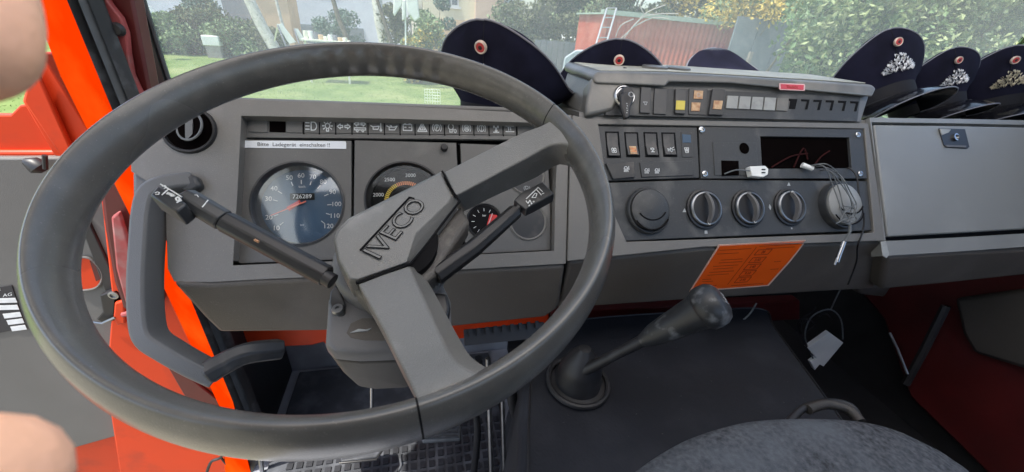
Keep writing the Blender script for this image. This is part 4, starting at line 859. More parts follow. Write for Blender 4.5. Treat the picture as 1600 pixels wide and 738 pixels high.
# ================================================================ GRAB HANDLE
gh = thing('grab_handle', F(230, 290, 0), 'grey angled grab handle hanging from the left end of the dashboard', 'grab handle')
gp = [F(302, 283, .0), F(262, 288, .012), F(236, 300, .016), F(226, 330, .018), F(222, 380, .02), F(219, 440, .02), F(221, 500, .02), F(230, 530, .02), F(258, 550, .018), F(300, 574, .012), F(338, 592, .004)]
gp = smooth_path(gp, 4)
sec = [(.0115, .007), (.009, .011), (-.009, .011), (-.0115, .007), (-.0115, -.03), (.0115, -.03)]
MB().sweep(gp, [(a * .98, b) for a, b in sec], NF).build('bar', 'handle_plastic', gh, bevel=.003, seg=2)
MB().prism(FP(((205, 266), (258, 262), (290, 268), (312, 272), (312, 292), (284, 296), (246, 302), (238, 330), (206, 330)), -.006), -NF * .03).build('upper_mount', 'handle_plastic', gh, bevel=.006)
MB().prism(FP(((270, 286), (288, 270), (306, 274), (314, 292), (300, 300), (284, 300)), .012), -NF * .03).build('mount_cover', 'switch_plastic', gh, bevel=.005)
q = smooth_path([F(322, 586, .006), F(345, 572, .0), F(385, 553, -.015), F(438, 546, -.05)], 4)
MB().sweep(q, [(.011, .008), (0, .013), (-.012, .008), (-.012, -.008), (.011, -.008)], NF, scale=list(np.linspace(1.35, 1.25, len(q)))).build('lower_arm', 'switch_plastic', gh, bevel=.003)

# ================================================================ STEERING WHEEL
WC = np.array((-.0482, .3596, 2.2183)); WN = nz((0, -.3608, .9324)); WB = nz(np.cross(WN, XA)); 
def WPt(x, y, h=0): return on(x, y, WC + WN * h, WN)
sw = thing('steering_wheel', WC, 'large grey two-spoke truck steering wheel with embossed lettering on its pad', 'steering wheel')
RR = .2222
def rim_ring(t_, k=1.0, wave=0):
    k = k * .72
    e = math.cos(t_) * XA + math.sin(t_) * WB; ps = []
    # section: radial out, axial up; flat outer band, ridge, rounded inside
    sec_ = [(.0148, -.012), (.0152, -.002), (.0118, .008), (.0062, .0150), (.0015, .0186), (-.0035, .0176), (-.010, .0105), (-.0145, .002), (-.0152, -.007), (-.012, -.016), (-.004, -.0205), (.006, -.0200), (.012, -.017)]
    sec_ = [tuple(q) for q in smooth_path([sec_[-1]] + sec_ + sec_[:2], 3)[3:-3]][:len(sec_) * 3]
    for r_, h_ in sec_:
        if wave and r_ < -.009: r_ += .0013 * math.sin(t_ * 58) * max(0, math.sin((math.degrees(t_) % 360 - 55) / 73 * math.pi))
        ps.append(WC + e * (RR + r_ * k) + WN * (h_ * k * 1.5 - .001))
    return ps
def rim_part(name, a0, a1, m, n=140, k=1.0, wave=False):
    rg = [rim_ring(R(a), k, 1 if (wave and 55 < a < 128) else 0) for a in np.linspace(a0, a1, n)]
    return MB().loft(rg).build(name, m, sw, smooth=70)
def ang_of(x, y): p = WPt(x, y, 0) - WC; return math.degrees(math.atan2(p @ WB, p @ XA))
A1 = ang_of(872, 182); A2 = ang_of(655, 650)      # joints of the spoke moulding with the rim
mrim = mat('rim_leather', (.085, .083, .078), .26, coat=.6, coat_rough=.2, specks=.3, bump=.15, bscale=1400, var=.05, scale=2, blotch=((.13, .125, .115), 40, .5, .9))
rim_part('rim', A1, A2 + 360, 'rim_leather', 260, 1.0, True)
rim_part('rim_moulding', A2 + .15, A1 - .15, 'rim_leather', 90, 1.0)
HD = -.050
# pad
pad = [(521, 374), (526, 360), (545, 341), (690, 268), (702, 290), (716, 312), (714, 318), (660, 388), (642, 412), (618, 419), (556, 441), (543, 440), (527, 410)]
PH = lambda x, y: HD + .012 * max(0, (x - 640) / 76)
ptop = [(524, 374), (529, 361), (547, 343), (689, 271), (697, 290), (705, 306), (700, 316), (650, 364), (636, 410), (617, 417), (557, 438), (546, 436), (531, 408)]
pb = [WPt(x, y, HD - .010) for x, y in pad]; pp = [WPt(x, y, HD) for x, y in ptop]
cc = np.mean(pp, axis=0)
rings = [[p - WN * .03 + (cc - p) * .02 for p in pb], pb, pp, [p + (cc - p) * .5 + WN * .0015 for p in pp], [p + (cc - p) * .98 + WN * .002 for p in pp]]
po = MB().loft(rings).build('pad', 'wheel_pad', sw, smooth=30, bevel=.0015)
tag(po, 'pad with raised outlined lettering')
# spokes: thick mouldings from the pad to the rim
def spoke(name, top, depth, side=None):
    T = [WPt(x, y, h) for x, y, h in top]
    return MB().loft([T, [p - WN * depth for p in T]]).build(name, 'wheel_pad', sw, smooth=30, bevel=.004, seg=3)
def spoke2(name, a_edge, b_edge, c_edge, depth):
    A = smooth_path([WPt(*p) for p in a_edge], 4); B = smooth_path([WPt(*p) for p in b_edge], 4); Cc = smooth_path([WPt(*p) for p in c_edge], 4); m_ = len(A); rg = []
    for i in range(m_):
        d_ = depth[0] * (1 - i / (m_ - 1)) + depth[1] * i / (m_ - 1); mid_ = (A[i] + B[i]) / 2
        rg.append([A[i], mid_ + WN * .001, B[i], Cc[i], Cc[i] + (mid_ - Cc[i]) * .3 - WN * d_ * .5, A[i] + (mid_ - A[i]) * .1 - WN * (d_ + .012)])
    return MB().loft(rg).build(name, 'wheel_pad', sw, smooth=30, bevel=.002, seg=3)
spoke2('spoke', [(693, 269, HD), (750, 240, -.036), (810, 210, -.018), (850, 194, .0), (874, 178, .010)],
               [(711, 307, HD), (765, 278, -.036), (825, 246, -.020), (866, 226, -.004), (912, 228, .008)],
               [(728, 330, HD - .042), (778, 305, -.076), (835, 280, -.058), (876, 258, -.036), (914, 276, -.010)], (.03, .014))
spoke2('spoke', [(559, 444, HD), (590, 500, -.034), (620, 560, -.014), (640, 600, .006), (652, 628, .012)],
               [(639, 416, HD), (664, 470, -.034), (694, 536, -.014), (714, 566, .002), (748, 586, .011)],
               [(655, 416, HD - .036), (682, 462, -.072), (718, 528, -.050), (738, 558, -.030), (768, 578, -.004)], (.03, .014))
# rear core linking pad and spokes (the worn dark inside edge)
core = [(548, 445), (640, 416), (662, 392), (720, 318), (735, 345), (700, 395), (684, 425), (668, 436), (650, 460), (575, 476)]
MB().prism([WPt(x, y, HD - .022) for x, y in core], -WN * .03).build('core', 'wheel_side', sw, bevel=.006, seg=3)
gapm = MB()
for a, b in (((556, 443), (641, 413)), ((641, 413), (660, 391)), ((660, 391), (718, 315)), ((718, 315), (703, 289)), ((703, 289), (691, 268))):
    gapm.tube([WPt(*a, HD - .0005), WPt(*b, HD - .0005)], .0014, n=6)
gapm.build('pad_joint', 'groove', sw)
for ang in (A1, A2):
    rg = [[WC + (p - WC - (e_ := nz(math.cos(R(ang)) * XA + math.sin(R(ang)) * WB)) * RR) * 1.012 + e_ * RR for p in rim_ring(R(ang + d_))] for d_ in (-.16, .16)]
    MB().loft(rg).build('rim_joint', 'groove', sw)
# embossed lettering with its bar
ta, tb = WPt(563, 392, HD + .0015), WPt(640, 309, HD + .0015)   # bar line
te = nz(tb - ta); tu = np.cross(WN, te); ln = float(np.linalg.norm(tb - ta))
lt = MB().tube([ta + WN * .0006, tb + WN * .0006], .0011, n=6); 
hh = ln * .255
lt.tube([tb + WN * .0006, tb - tu * hh * .25 + te * .001 + WN * .0006], .0008, n=6)
lt.build('lettering_bar', 'groove', po)
oc = (ta + tb) / 2 - tu * hh * .62
def letters(off, lift, m, nm_):
    return text(nm_, 'IVECO', m, oc, te, tu, hh * 1.28, po, lift=lift, offset=off, sx=1.12)
letters(.022, .0011, 'groove', 'lettering_outline'); letters(-.012, .0016, 'wheel_pad', 'lettering')

# ================================================================ STEERING COLUMN
col = thing('steering_column', WC - WN * .25, 'grey steering column housing under the wheel hub, with two control stalks', 'steering column')
def WQ(x, y, h): return WPt(x, y, h)
hubc = WC - WN * .085 + XA * .012
MB().lathe(WPt(612, 405, -.098), XA, WB, [(.060, -.02), (.060, .0), (.056, .006), (.05, .008), (.05, .03)], n=48, cap=False).build('collar', 'shroud_plastic', col)
MB().lathe(WPt(612, 398, -.085), XA, WB, [(.048, -.02), (.048, .022), (.0001, .022)], n=48).build('hub_neck', 'groove', col)
# main shroud: box along the column
top_ = [(513, 470), (526, 448), (560, 440), (640, 440), (690, 440), (704, 470), (706, 520), (640, 553), (560, 556), (520, 552), (508, 540)]
up_ = [WPt(x, y, -.115) for x, y in top_]
lo_ = [p * 1 for p in [WPt(x, y, -.115) for x, y in top_]]
cc = np.mean(up_, axis=0)
dn = nz(-WN * .9 + np.array((0, .0, 0)) + np.array((0, -.1, -.15)))
MB().loft([[cc + (p - cc) * .93 + WN * .004 for p in up_], up_, [cc + (p - cc) * 1.0 + dn * .012 for p in up_]]).build('shroud', 'shroud_plastic', col, smooth=50, bevel=.006, seg=3)
MB().loft([[cc + (p - cc) * .99 + dn * .0125 for p in up_], [cc + (p - cc) * .9 + dn * .05 for p in up_], [cc + (p - cc) * .74 + dn * .09 for p in up_], [cc + (p - cc) * .4 + dn * .11 for p in up_]]).build('lower_shroud', 'shroud_dark', col, smooth=50, bevel=.004, seg=3)  # darker plastic puts the underside's shade into its colour
MB().prism([WPt(x, y, -.1105) for x, y in ((541, 520), (548, 505), (566, 497), (590, 497), (640, 512), (640, 532), (600, 532), (570, 532), (548, 528))], -WN * .001).build('key_recess', 'dash_plastic_lower', col, bevel=.003)
MB().prism([WPt(x, y, -.1092) for x, y in ((547, 520), (560, 514), (572, 515), (580, 513), (574, 517), (562, 518))], -WN * .001).build('mark', 'dim_ink', col)
pk = MB().prism([WPt(x, y, -.1125) for x, y in ((515, 476), (517, 458), (525, 447), (534, 458), (541, 478), (540, 494), (530, 497), (519, 488))], WN * .003).build('screw_pocket', 'switch_plastic', col, bevel=.002)
MB().lathe(WPt(528, 484, -.1085), XA, WB, [(.006, 0), (.005, .003), (.002, .003), (.0018, .001), (.0001, .001)], n=16).build('screw', 'steel', pk)
MB().prism([WPt(x, y, -.10) for x, y in ((672, 455), (700, 458), (704, 480), (700, 500), (680, 498))], -WN * .03).build('switch_block', 'black_plastic', col, bevel=.004)
fl = MB()
for k in range(26):
    a = rng.uniform(0, 6.28); c_ = WPt(684 + rng.normal() * 4, 425 + rng.normal() * 8, -.088); d_ = np.array((math.cos(a), math.sin(a) * .4, math.sin(a))) * rng.uniform(.004, .011)
    fl.tube([c_, c_ + d_ * .5 + rng.normal(size=3) * .0008, c_ + d_], .00035, n=4)
fl.build('frayed_fibres', 'rubber_dusty', col)
# left stalk (lights and indicators)
def P_(x, y, h): return WPt(x, y, h)
def octo(r, k=1.0): return [(r * math.cos(a), r * k * math.sin(a)) for a in (R(22.5 + 45 * i) for i in range(8))]
hl, hm, hr = -.075, -.055, -.045
ls = MB().tube([P_(520, 440, hl), P_(503, 430, hl + .002)], .0075, n=14).build('stalk_root', 'black_plastic', col)
s1 = MB().sweep([P_(511, 432, hl), P_(430, 388, -.066), P_(352, 346, -.058)], octo(.011, .9), WN, [1, 1.0, 1.0]).build('light_stalk', 'black_plastic', col, bevel=.0015)
tag(s1, 'left stalk with light and wiper symbols')
MB().sweep([P_(350, 345, -.058), P_(312, 322, -.052), P_(290, 310, -.05)], octo(.0112, .88), WN).build('stalk_grip', 'switch_plastic', s1, bevel=.0015)
pt = MB().prism([P_(x, y, -.038) for x, y in ((247, 289), (292, 318), (275, 331), (233, 305))], -WN * .02).build('stalk_paddle', 'switch_plastic', s1, bevel=.002)
MB().tube([P_(398, 375, -.0515), P_(404, 378, -.0515)], .0012, n=6).build('stalk_mark', 'amber', s1)
te_ = nz(P_(292, 318, 0) - P_(247, 289, 0)); tu_ = np.cross(WN, te_)
mk = MB(); c_ = P_(262, 310, -.0378)
sx = float(np.linalg.norm(P_(292, 318, -.038) - P_(247, 289, -.038))) / 46
def LPt(x, y, h=-.0376): return P_(x, y, h)
def ln_(mb, pts, h, wd=.001):
    P = [P_(x, y, h) for x, y in pts]
    for a, b in zip(P[:-1], P[1:]): mb.tube([a, b], wd / 2, n=4)
ln_(mk, ((251, 288), (268, 298), (284, 308)), -.0376, .0014); ln_(mk, ((263, 296), (253, 305)), -.0376, .0014)
ln_(mk, ((242, 302), (246, 300), (249, 301), (248, 304), (243, 304)), -.0376); ln_(mk, ((253, 291), (258, 290), (260, 293), (256, 295)), -.0376)
ln_(mk, ((260, 303), (266, 304), (268, 307), (273, 306), (268, 303), (262, 301)), -.0376, .0016); ln_(mk, ((274, 311), (278, 308), (282, 312), (278, 314), (275, 312)), -.0376, .0018)
ln_(mk, ((276, 317), (284, 313)), -.0376, .0016)
ln_(mk, ((297, 310), (302, 308), (304, 312), (300, 315), (296, 313), (297, 310)), -.0435, .0012); ln_(mk, ((304, 305), (308, 305), (310, 308)), -.0425, .0009); ln_(mk, ((325, 313), (316, 324)), -.045, .0014)
mk.build('symbol', 'white_ink', s1)
# right stalk (wipers)
s2 = MB().sweep([P_(680, 432, -.082), P_(740, 388, -.078), P_(806, 330, -.07)], octo(.0098, .95), WN, [1.1, 1.05, .95]).build('wiper_stalk', 'black_plastic', col, bevel=.0012)
tag(s2, 'right stalk with wiper symbols')
MB().sweep([P_(803, 332, -.071), P_(815, 322, -.069)], octo(.0052), WN).build('stalk_neck', 'black_plastic', s2)
MB().sweep([P_(812, 326, -.07), P_(822, 318, -.068), P_(856, 300, -.062)], [(.0125, .0), (.0115, .008), (-.0115, .008), (-.0125, .0), (-.0115, -.008), (.0115, -.008)], WN, [.85, 1, 1]).build('stalk_paddle', 'switch_plastic', s2, bevel=.0012)
mk = MB()
ln_(mk, ((822, 311), (841, 293)), -.0535, .0014); ln_(mk, ((838, 296), (846, 305)), -.053, .0014)
ln_(mk, ((822, 314), (825, 318), (828, 313), (830, 317)), -.0535, .0013); ln_(mk, ((831, 309), (836, 302), (839, 303), (837, 309), (831, 309)), -.0535, .0011)
ln_(mk, ((826, 322), (827.5, 321)), -.0535, .0022); ln_(mk, ((829.5, 319), (831, 318)), -.0535, .0022); ln_(mk, ((833, 316), (834.5, 315)), -.0535, .0022)
ln_(mk, ((842, 294), (845, 297), (848, 300)), -.0525, .0012); ln_(mk, ((847, 303), (850, 302)), -.0525, .0012)
mk.build('symbol', 'white_ink', s2)

# ================================================================ CABLES
def cable(pts, r, m, name='cable', par=None, k=6): 
    o = MB().tube(smooth_path(pts, k), r, n=8).build(name, m, par); return o
c1 = thing('antenna_cable', F(1290, 265, .02), 'bundle of thin grey cables with a metal plug, hanging out of the radio opening', 'cable')
for k, pts in enumerate(([(1262, 262), (1282, 258), (1300, 272), (1312, 300), (1318, 325), (1326, 340)], [(1255, 262), (1286, 256), (1306, 268), (1322, 296), (1330, 320), (1326, 342)], [(1270, 262), (1288, 262), (1298, 285), (1308, 312), (1316, 338)], [(1280, 266), (1296, 268), (1314, 290), (1328, 312), (1333, 330), (1322, 348)], [(1290, 262), (1312, 276), (1326, 300), (1336, 322), (1328, 340)])):
    cable([F(x + k * .6, y, (.0 if i == 0 else .03 + .003 * k)) for i, (x, y) in enumerate(pts)], .0011, 'wire_grey', 'strand', c1)
for pts in ([(1318, 322), (1334, 326), (1336, 338), (1318, 344), (1306, 350)], [(1336, 320), (1322, 330), (1314, 345), (1330, 352)], [(1316, 330), (1332, 334), (1338, 344), (1324, 350)]): cable([F(x, y, .036) for x, y in pts], .0012, 'wire_grey', 'knot', c1)
cable([F(1326, 345, .034), F(1328, 362, .032), F(1318, 380, .022), F(1314, 386, .02)], .0026, 'wire_grey', 'lead', c1)
MB().tube([F(1319, 378, .022), F(1310, 402, .016), F(1308, 410, .015)], [.0045, .0048, .0042], n=12).build('plug', 'chrome', c1)
MB().tube([F(1308, 403, .016), F(1304, 414, .013)], .0022, n=8).build('plug_tip', 'steel', c1)
MB().tube([F(1253, 258, .006), F(1270, 264, .012)], [.0055, .0045], n=10).build('sleeve', 'connector_white', c1)
c2 = cable([F(1325, 262, .002), F(1338, 275, .012), F(1343, 310, .014), F(1350, 340, .014), F(1348, 362, .012), F(1340, 385, -.0), F(1338, 410, -.03), F(1325, 445, -.06)], .0017, 'wire_black', 'black_cable')
tag(c2, 'thin black cable running down past the right vent to below the dashboard', 'cable')
c3 = thing('connector', F(1187, 268, .01), 'small white two-pin plug on a wire in front of the square hole', 'connector')
cable([F(1132, 272, .004), F(1150, 266, .012), F(1172, 267, .014)], .0014, 'wire_grey', 'wire', c3)
MB().prism([F(x, y, .016) for x, y in ((1172, 260), (1196, 259), (1201, 264), (1200, 273), (1193, 277), (1175, 275))], -NF * .012).build('plug_body', 'connector_white', c3, bevel=.0012)
gq = MB(); gq.box(F(1193, 265, .0165), XA, UF, NF, .008, .002, .001); gq.box(F(1193, 270, .0165), XA, UF, NF, .008, .002, .001); gq.build('pin_slot', 'groove', c3)
c4 = thing('wiring_plug', AY(1290, 548, .7), 'flat white plug on looped black wires hanging in the dark footwell', 'connector')
MB().prism([AY(x, y, .70) for x, y in ((1262, 544), (1296, 520), (1318, 536), (1287, 573), (1281, 570), (1273, 579), (1267, 567), (1276, 560))], (0, .014, 0)).build('plug_body', 'connector_white', c4, bevel=.0015)
for pts in ([(1270, 560), (1258, 530), (1262, 505), (1275, 490), (1298, 484), (1314, 500), (1317, 530)], [(1266, 552), (1252, 520), (1254, 498), (1268, 488), (1274, 480)], [(1280, 494), (1290, 490), (1300, 500)], [(1262, 545), (1246, 515), (1250, 500), (1262, 498)], [(1250, 508), (1262, 500), (1272, 506), (1262, 516)]):
    cable([AY(x, y, .705) for x, y in pts], .0022, 'wire_grey' if len(pts) == 7 else 'wire_black', 'wire', c4)
cable([AY(1318, 442, .69), AY(1308, 462, .69), AY(1298, 484, .705)], .002, 'wire_grey', 'wire', c4)
c5 = cable([AY(1118, 516, .62), AY(1150, 507, .62), AY(1170, 492, .62), AY(1182, 474, .62)], .0022, 'wire_grey', 'grey_wire')
tag(c5, 'short curved grey wire behind the gear lever knob', 'cable')

# ================================================================ PEAKED CAPS
def make_cap():
    root = bpy.data.objects.new('peaked_cap', None); root.empty_display_size = .05; COL.objects.link(root); NN = 64
    X_, Y_, Z_ = np.eye(3)
    def ringp(rx, ry, zf, dy=0):
        ps = []
        for a in circ(NN):   # a = 0 front (-y)
            s_, c_ = math.sin(a), math.cos(a); ps.append(np.array((rx * s_, -ry * c_ + dy, zf(c_, s_))))
        return ps
    fr = lambda c: max(0, c) ** 1.6
    bn = MB().loft([ringp(.083, .096, lambda c, s: 0), ringp(.086, .099, lambda c, s: .045)], cap=False).build('band', 'cap_band', root, smooth=60)
    cr = MB()
    R0 = [ringp(.0855, .0985, lambda c, s: .042),
          ringp(.100, .106, lambda c, s: .052 + .018 * fr(c), .002), ringp(.116, .116, lambda c, s: .062 + .042 * fr(c), .004),
          ringp(.128, .128, lambda c, s: .072 + .078 * fr(c), .006), ringp(.134, .133, lambda c, s: .078 + .094 * fr(c), .008),
          ringp(.131, .130, lambda c, s: .081 + .094 * fr(c), .010), ringp(.105, .105, lambda c, s: .083 + .062 * fr(c), .014), ringp(.06, .06, lambda c, s: .084 + .03 * fr(c), .018), ringp(.005, .005, lambda c, s: .086, .02)]
    for j, ring in enumerate(R0):      # soft cloth: small folds
        for i, p in enumerate(ring):
            a = 2 * math.pi * i / NN
            if 1 < j < 8: p += np.array((math.sin(a), -math.cos(a), 0)) * .0016 * math.sin(a * 5 + j) + np.array((0, 0, .0014 * math.sin(a * 7 + j * 2)))
    cr.loft(R0); co = cr.build('crown', 'cap_cloth', root, smooth=60)
    MB().tube([p + np.array((0, 0, .001)) for p in R0[4]] + [R0[4][0]], .0018, n=6).build('piping', 'cap_piping', co)
    MB().tube([R0[1][0] + (0, -.001, .004), R0[2][0] + (0, -.001, 0), R0[3][0] + (0, -.001, 0), R0[4][0] + (0, 0, 0)], .0006, n=5).build('front_seam', 'cap_band', co)
    vs_ = []
    for rr_2, dz, dy in ((.0, .004, .0), (.35, -.004, 0), (.75, -.016, 0), (1.0, -.028, 0)):
        row = []
        for a in np.linspace(R(-72), R(72), 33):
            ext = .074 * (math.cos(a * 90 / 72) ** .6 if abs(a) < R(71.9) else 0); s_, c_ = math.sin(a), math.cos(a)
            row.append(np.array(((.088 + ext * rr_2 * .55) * s_, -(.100) * c_ - ext * rr_2, .012 * math.cos(a) + dz * (ext / .074) - .035 * rr_2 * (a / R(72)) ** 2)))
        vs_.append(row)
    up_r = vs_; th = [[p - np.array((0, -.001, .0025)) for p in r] for r in vs_]
    mbv = MB(); mbv.loft(up_r, closed=False, cap=False); mbv.loft(th, closed=False, cap=False); mbv.loft([up_r[-1], th[-1]], closed=False, cap=False); mbv.loft([up_r[0], th[0]], closed=False, cap=False)
    vo_ = mbv.build('visor', 'cap_visor', root, smooth=60)
    MB().tube([p + np.array((0, 0, -.001)) for p in up_r[-1]], .0016, n=6).build('visor_edge', 'cap_piping', vo_)
    MB().tube([np.array((.0905 * math.sin(a), -.1045 * math.cos(a), .011)) for a in np.linspace(R(-70), R(70), 30)], .0028, n=8).build('cord', 'cap_band', root)
    # badge: sprays of small bright leaves round a shield, lying on the front panel
    rs = np.random.default_rng(3); bd = MB()
    def fp(u, v_):      # point on the front panel: u across, v up from the band
        a = u / .11; z0 = .05 + v_; k = min(1, max(0, v_ / .095)); rr3 = .1 + .036 * k
        return np.array((rr3 * math.sin(a), -(.1015 + .026 * k) * math.cos(a) - .0015, .046 + v_))
    for k in range(190):
        t_ = rs.uniform(-1, 1); u = t_ * .038; hgt = .036 * (1 - abs(t_) ** 1.4) + .006; v_ = .022 + rs.uniform(0, hgt)
        c_ = fp(u, v_) + np.array((0, -rs.uniform(0, .003), 0)); an = math.pi / 2 - t_ * 1.1 + rs.normal() * .5
        d_ = np.array((math.cos(an), -.1, math.sin(an))); q_ = np.cross(d_, (0, -1, 0)); l_ = rs.uniform(.003, .0055)
        bd.add([c_ - d_ * l_, c_ + q_ * l_ * .38, c_ + d_ * l_, c_ - q_ * l_ * .38, c_ + np.array((0, -.0018, 0))], [(0, 1, 4), (1, 2, 4), (2, 3, 4), (3, 0, 4), (0, 3, 2, 1)])
    bd.build('badge', 'badge_silver', root, smooth=0)
    cz = fp(0, .088) + np.array((0, -.002, 0)); e2_ = nz((0, -.45, 1)); n_ = np.cross((1, 0, 0), e2_)
    ck = MB().lathe(cz, (1, 0, 0), e2_, [(.0105, -.002), (.0105, .002), (.009, .0034), (.0075, .0026)], n=24, cap=False).build('cockade', 'cockade_rim', root)
    MB().lathe(cz, (1, 0, 0), e2_, [(.0078, .0022), (.006, .0032), (.0045, .003), (.0001, .003)], n=24, cap=False).build('ring', 'cockade_red', ck)
    MB().lathe(cz, (1, 0, 0), e2_, [(.0034, .0034), (.0001, .0042)], n=16, cap=False).build('centre', 'cockade_black', ck)
    return root
cap0 = make_cap()
def copy_tree(o, parent=None):
    c = o.copy(); COL.objects.link(c); c.parent = parent
    for ch in list(o.children): copy_tree(ch, c)
    return c
GRP = 'navy peaked caps lying on the dashboard'
def place_cap(px, Y, tilt, yaw, roll, label, scale=1.0, dz=0, first=False, mats=None):
    """px: picture point of the cap's band base"""
    c = cap0 if first else copy_tree(cap0)
    p = AY(*px, Y); c.location = tuple(p)
    c.rotation_euler = (Matrix.Rotation(R(roll), 3, Vector((CAM[0] - p[0], CAM[1] - p[1], 0)).normalized()) @ Matrix.Rotation(R(yaw), 3, 'Z') @ Matrix.Rotation(R(tilt), 3, 'X')).to_euler()
    c.scale = (scale,) * 3
    tag(c, label, 'cap', GRP)
    if mats:
        for ch in c.children_recursive:
            for k, v_ in mats.items():
                if ch.data and ch.data.materials[0].name == k: ch.data = ch.data.copy(); ch.data.materials[0] = MATS[v_]
    return c
caps = [
 ((786, 197), .84, -6, -34, 0, 'navy peaked cap behind the upper right rim of the steering wheel, the tallest one', 1.08),
 ((942, 200), .9, -12, -22, 0, 'navy peaked cap behind the left end of the switch box, next to the key switch', 1.02),
 ((1142, 185), .86, 8, 178, 0, 'navy peaked cap showing only its crown arch above the middle of the switch box', .98),
 ((1366, 178), .84, -18, -12, 26, 'navy peaked cap with silver badge directly right of the switch box, leaning against it', .98),
 ((1448, 180), .86, -8, -16, 26, 'navy peaked cap with silver badge between the other two caps on the right', .86),
 ((1528, 182), .86, -6, -26, 24, 'navy peaked cap with dull gold badge at the right edge of the photo', .95),
]
for i, (px_, Y, ti, ya_, ro, lab, sc) in enumerate(caps):
    place_cap(px_, Y, ti, ya_, ro, lab, sc, first=(i == 0), mats={'badge_silver': 'badge_gold'} if i == 5 else None)

# ================================================================ HAND holding the camera
hd = bpy.data.objects
def hand():
    V, E, RD = [], [], []
    def chain(pts, rs, start=None):
        last = start
        for p, r_ in zip(pts, rs):
            V.append(tuple(p)); RD.append(r_); i = len(V) - 1
            if last is not None: E.append((last, i))
            last = i
        return last
    def at(x, y, d): r_ = ray(x, y); return CAM + r_ * d
    wr = chain([at(-900, 760, .075), at(-620, 560, .075)], [.026, .030])
    palm = chain([at(-480, 420, .075)], [.030], wr)
    k1 = chain([at(-360, -100, .072)], [.016], palm)
    chain([at(-150, -200, .062), at(-75, 0, .056), at(-58, 150, .052)], [.0105, .0098, .0086], k1)
    k2 = chain([at(-420, -160, .078)], [.015], palm)
    chain([at(-260, -200, .075), at(-90, -230, .07), at(30, -210, .068)], [.0095, .009, .0078], k2)
    k3 = chain([at(-520, -200, .085)], [.014], palm)
    chain([at(-380, -330, .088), at(-210, -380, .085), at(-90, -370, .082)], [.0092, .0086, .0074], k3)
    k4 = chain([at(-620, -200, .095)], [.012], palm)
    chain([at(-520, -360, .1), at(-400, -430, .1), at(-310, -430, .1)], [.008, .0074, .0064], k4)
    t1 = chain([at(-330, 620, .07)], [.017], palm)
    chain([at(-160, 800, .058), at(-50, 770, .051), at(0, 745, .048)], [.0115, .0105, .0088], t1)
    me = bpy.data.meshes.new('hand'); me.from_pydata(V, E, []); o = bpy.data.objects.new('hand', me); COL.objects.link(o)
    sk = o.modifiers.new('skin', 'SKIN'); sk.use_smooth_shade = True
    for i, r_ in enumerate(RD): me.skin_vertices[0].data[i].radius = (r_, r_)
    me.skin_vertices[0].data[0].use_root = True
    sb = o.modifiers.new('sub', 'SUBSURF'); sb.levels = 2; sb.render_levels = 2
    dg = bpy.context.evaluated_depsgraph_get(); m2_ = bpy.data.meshes.new_from_object(o.evaluated_get(dg)); bpy.data.objects.remove(o)
    m2_.materials.clear(); m2_.materials.append(MATS['skin']); m2_.shade_smooth()
    o = bpy.data.objects.new('hand', m2_); COL.objects.link(o); return o
h_ = hand(); tag(h_, 'blurred fingertip and thumb of the hand holding the camera, at the left edge', 'hand')
# ================================================================ OUTSIDE
def ground_at(x, y): return AZ(x, y, 0)
g = MB().add([(-150, -30, 0), (150, -30, 0), (150, 200, 0), (-150, 200, 0)], [(0, 1, 2, 3)]).build('ground', 'dry_ground', smooth=0); struct(g)
lw_ = MB().add([(-30, 2, .004), (13, 2, .004), (13, 10, .004), (9, 20, .004), (-9, 23.5, .004), (-30, 25, .004)], [(0, 1, 2, 3, 4, 5)]).build('lawn', 'lawn', smooth=0); struct(lw_)

def leaf_cloud(name, m, parent, n, sampler, size, rs, flat=.0):
    """n small bent leaves; sampler(rs, n) gives centres"""
    c = sampler(rs, n); d = rs.normal(size=(n, 3)); d /= np.linalg.norm(d, axis=1)[:, None]
    u = np.cross(d, rs.normal(size=(n, 3))); u /= np.linalg.norm(u, axis=1)[:, None]; v = np.cross(d, u)
    s = size * rs.uniform(.6, 1.3, n)[:, None]
    P = np.stack([c - u * s, c + v * s * .55 + d * s * .15, c + u * s, c - v * s * .55 + d * s * .15], 1).reshape(-1, 3)
    off = world_off(parent); P -= np.array(off)
    me = bpy.data.meshes.new(name); me.from_pydata(P.tolist(), [], np.arange(4 * n).reshape(n, 4).tolist())
    me.materials.append(MATS[m]); o = bpy.data.objects.new(name, me); COL.objects.link(o)
    if parent is not None: o.parent = parent
    return o
def blobs(cs):
    """sampler: clumps (centre, radii); leaves near each clump's skin"""
    cs = [(np.array(c, float), np.array(r, float)) for c, r in cs]
    def f(rs, n):
        k = rs.integers(0, len(cs), n); d = rs.normal(size=(n, 3)); d /= np.linalg.norm(d, axis=1)[:, None]
        rr_ = rs.uniform(.55, 1.08, n)[:, None]; return np.array([cs[i][0] for i in k]) + d * rr_ * np.array([cs[i][1] for i in k])
    return f
def clumps(base, w, d, h, n, rs, r=(.25, .5)):
    out_ = []
    for i in range(n):
        x, y, z = rs.uniform(-w / 2, w / 2), rs.uniform(-d / 2, d / 2), rs.uniform(.12, 1) * h
        k = rs.uniform(*r); z = min(z, h * (1 - .25 * (abs(x) / (w / 2)) ** 2))
        out_.append(((base[0] + x, base[1] + y, base[2] + z), (k * 1.1, k, k * .8)))
    return out_
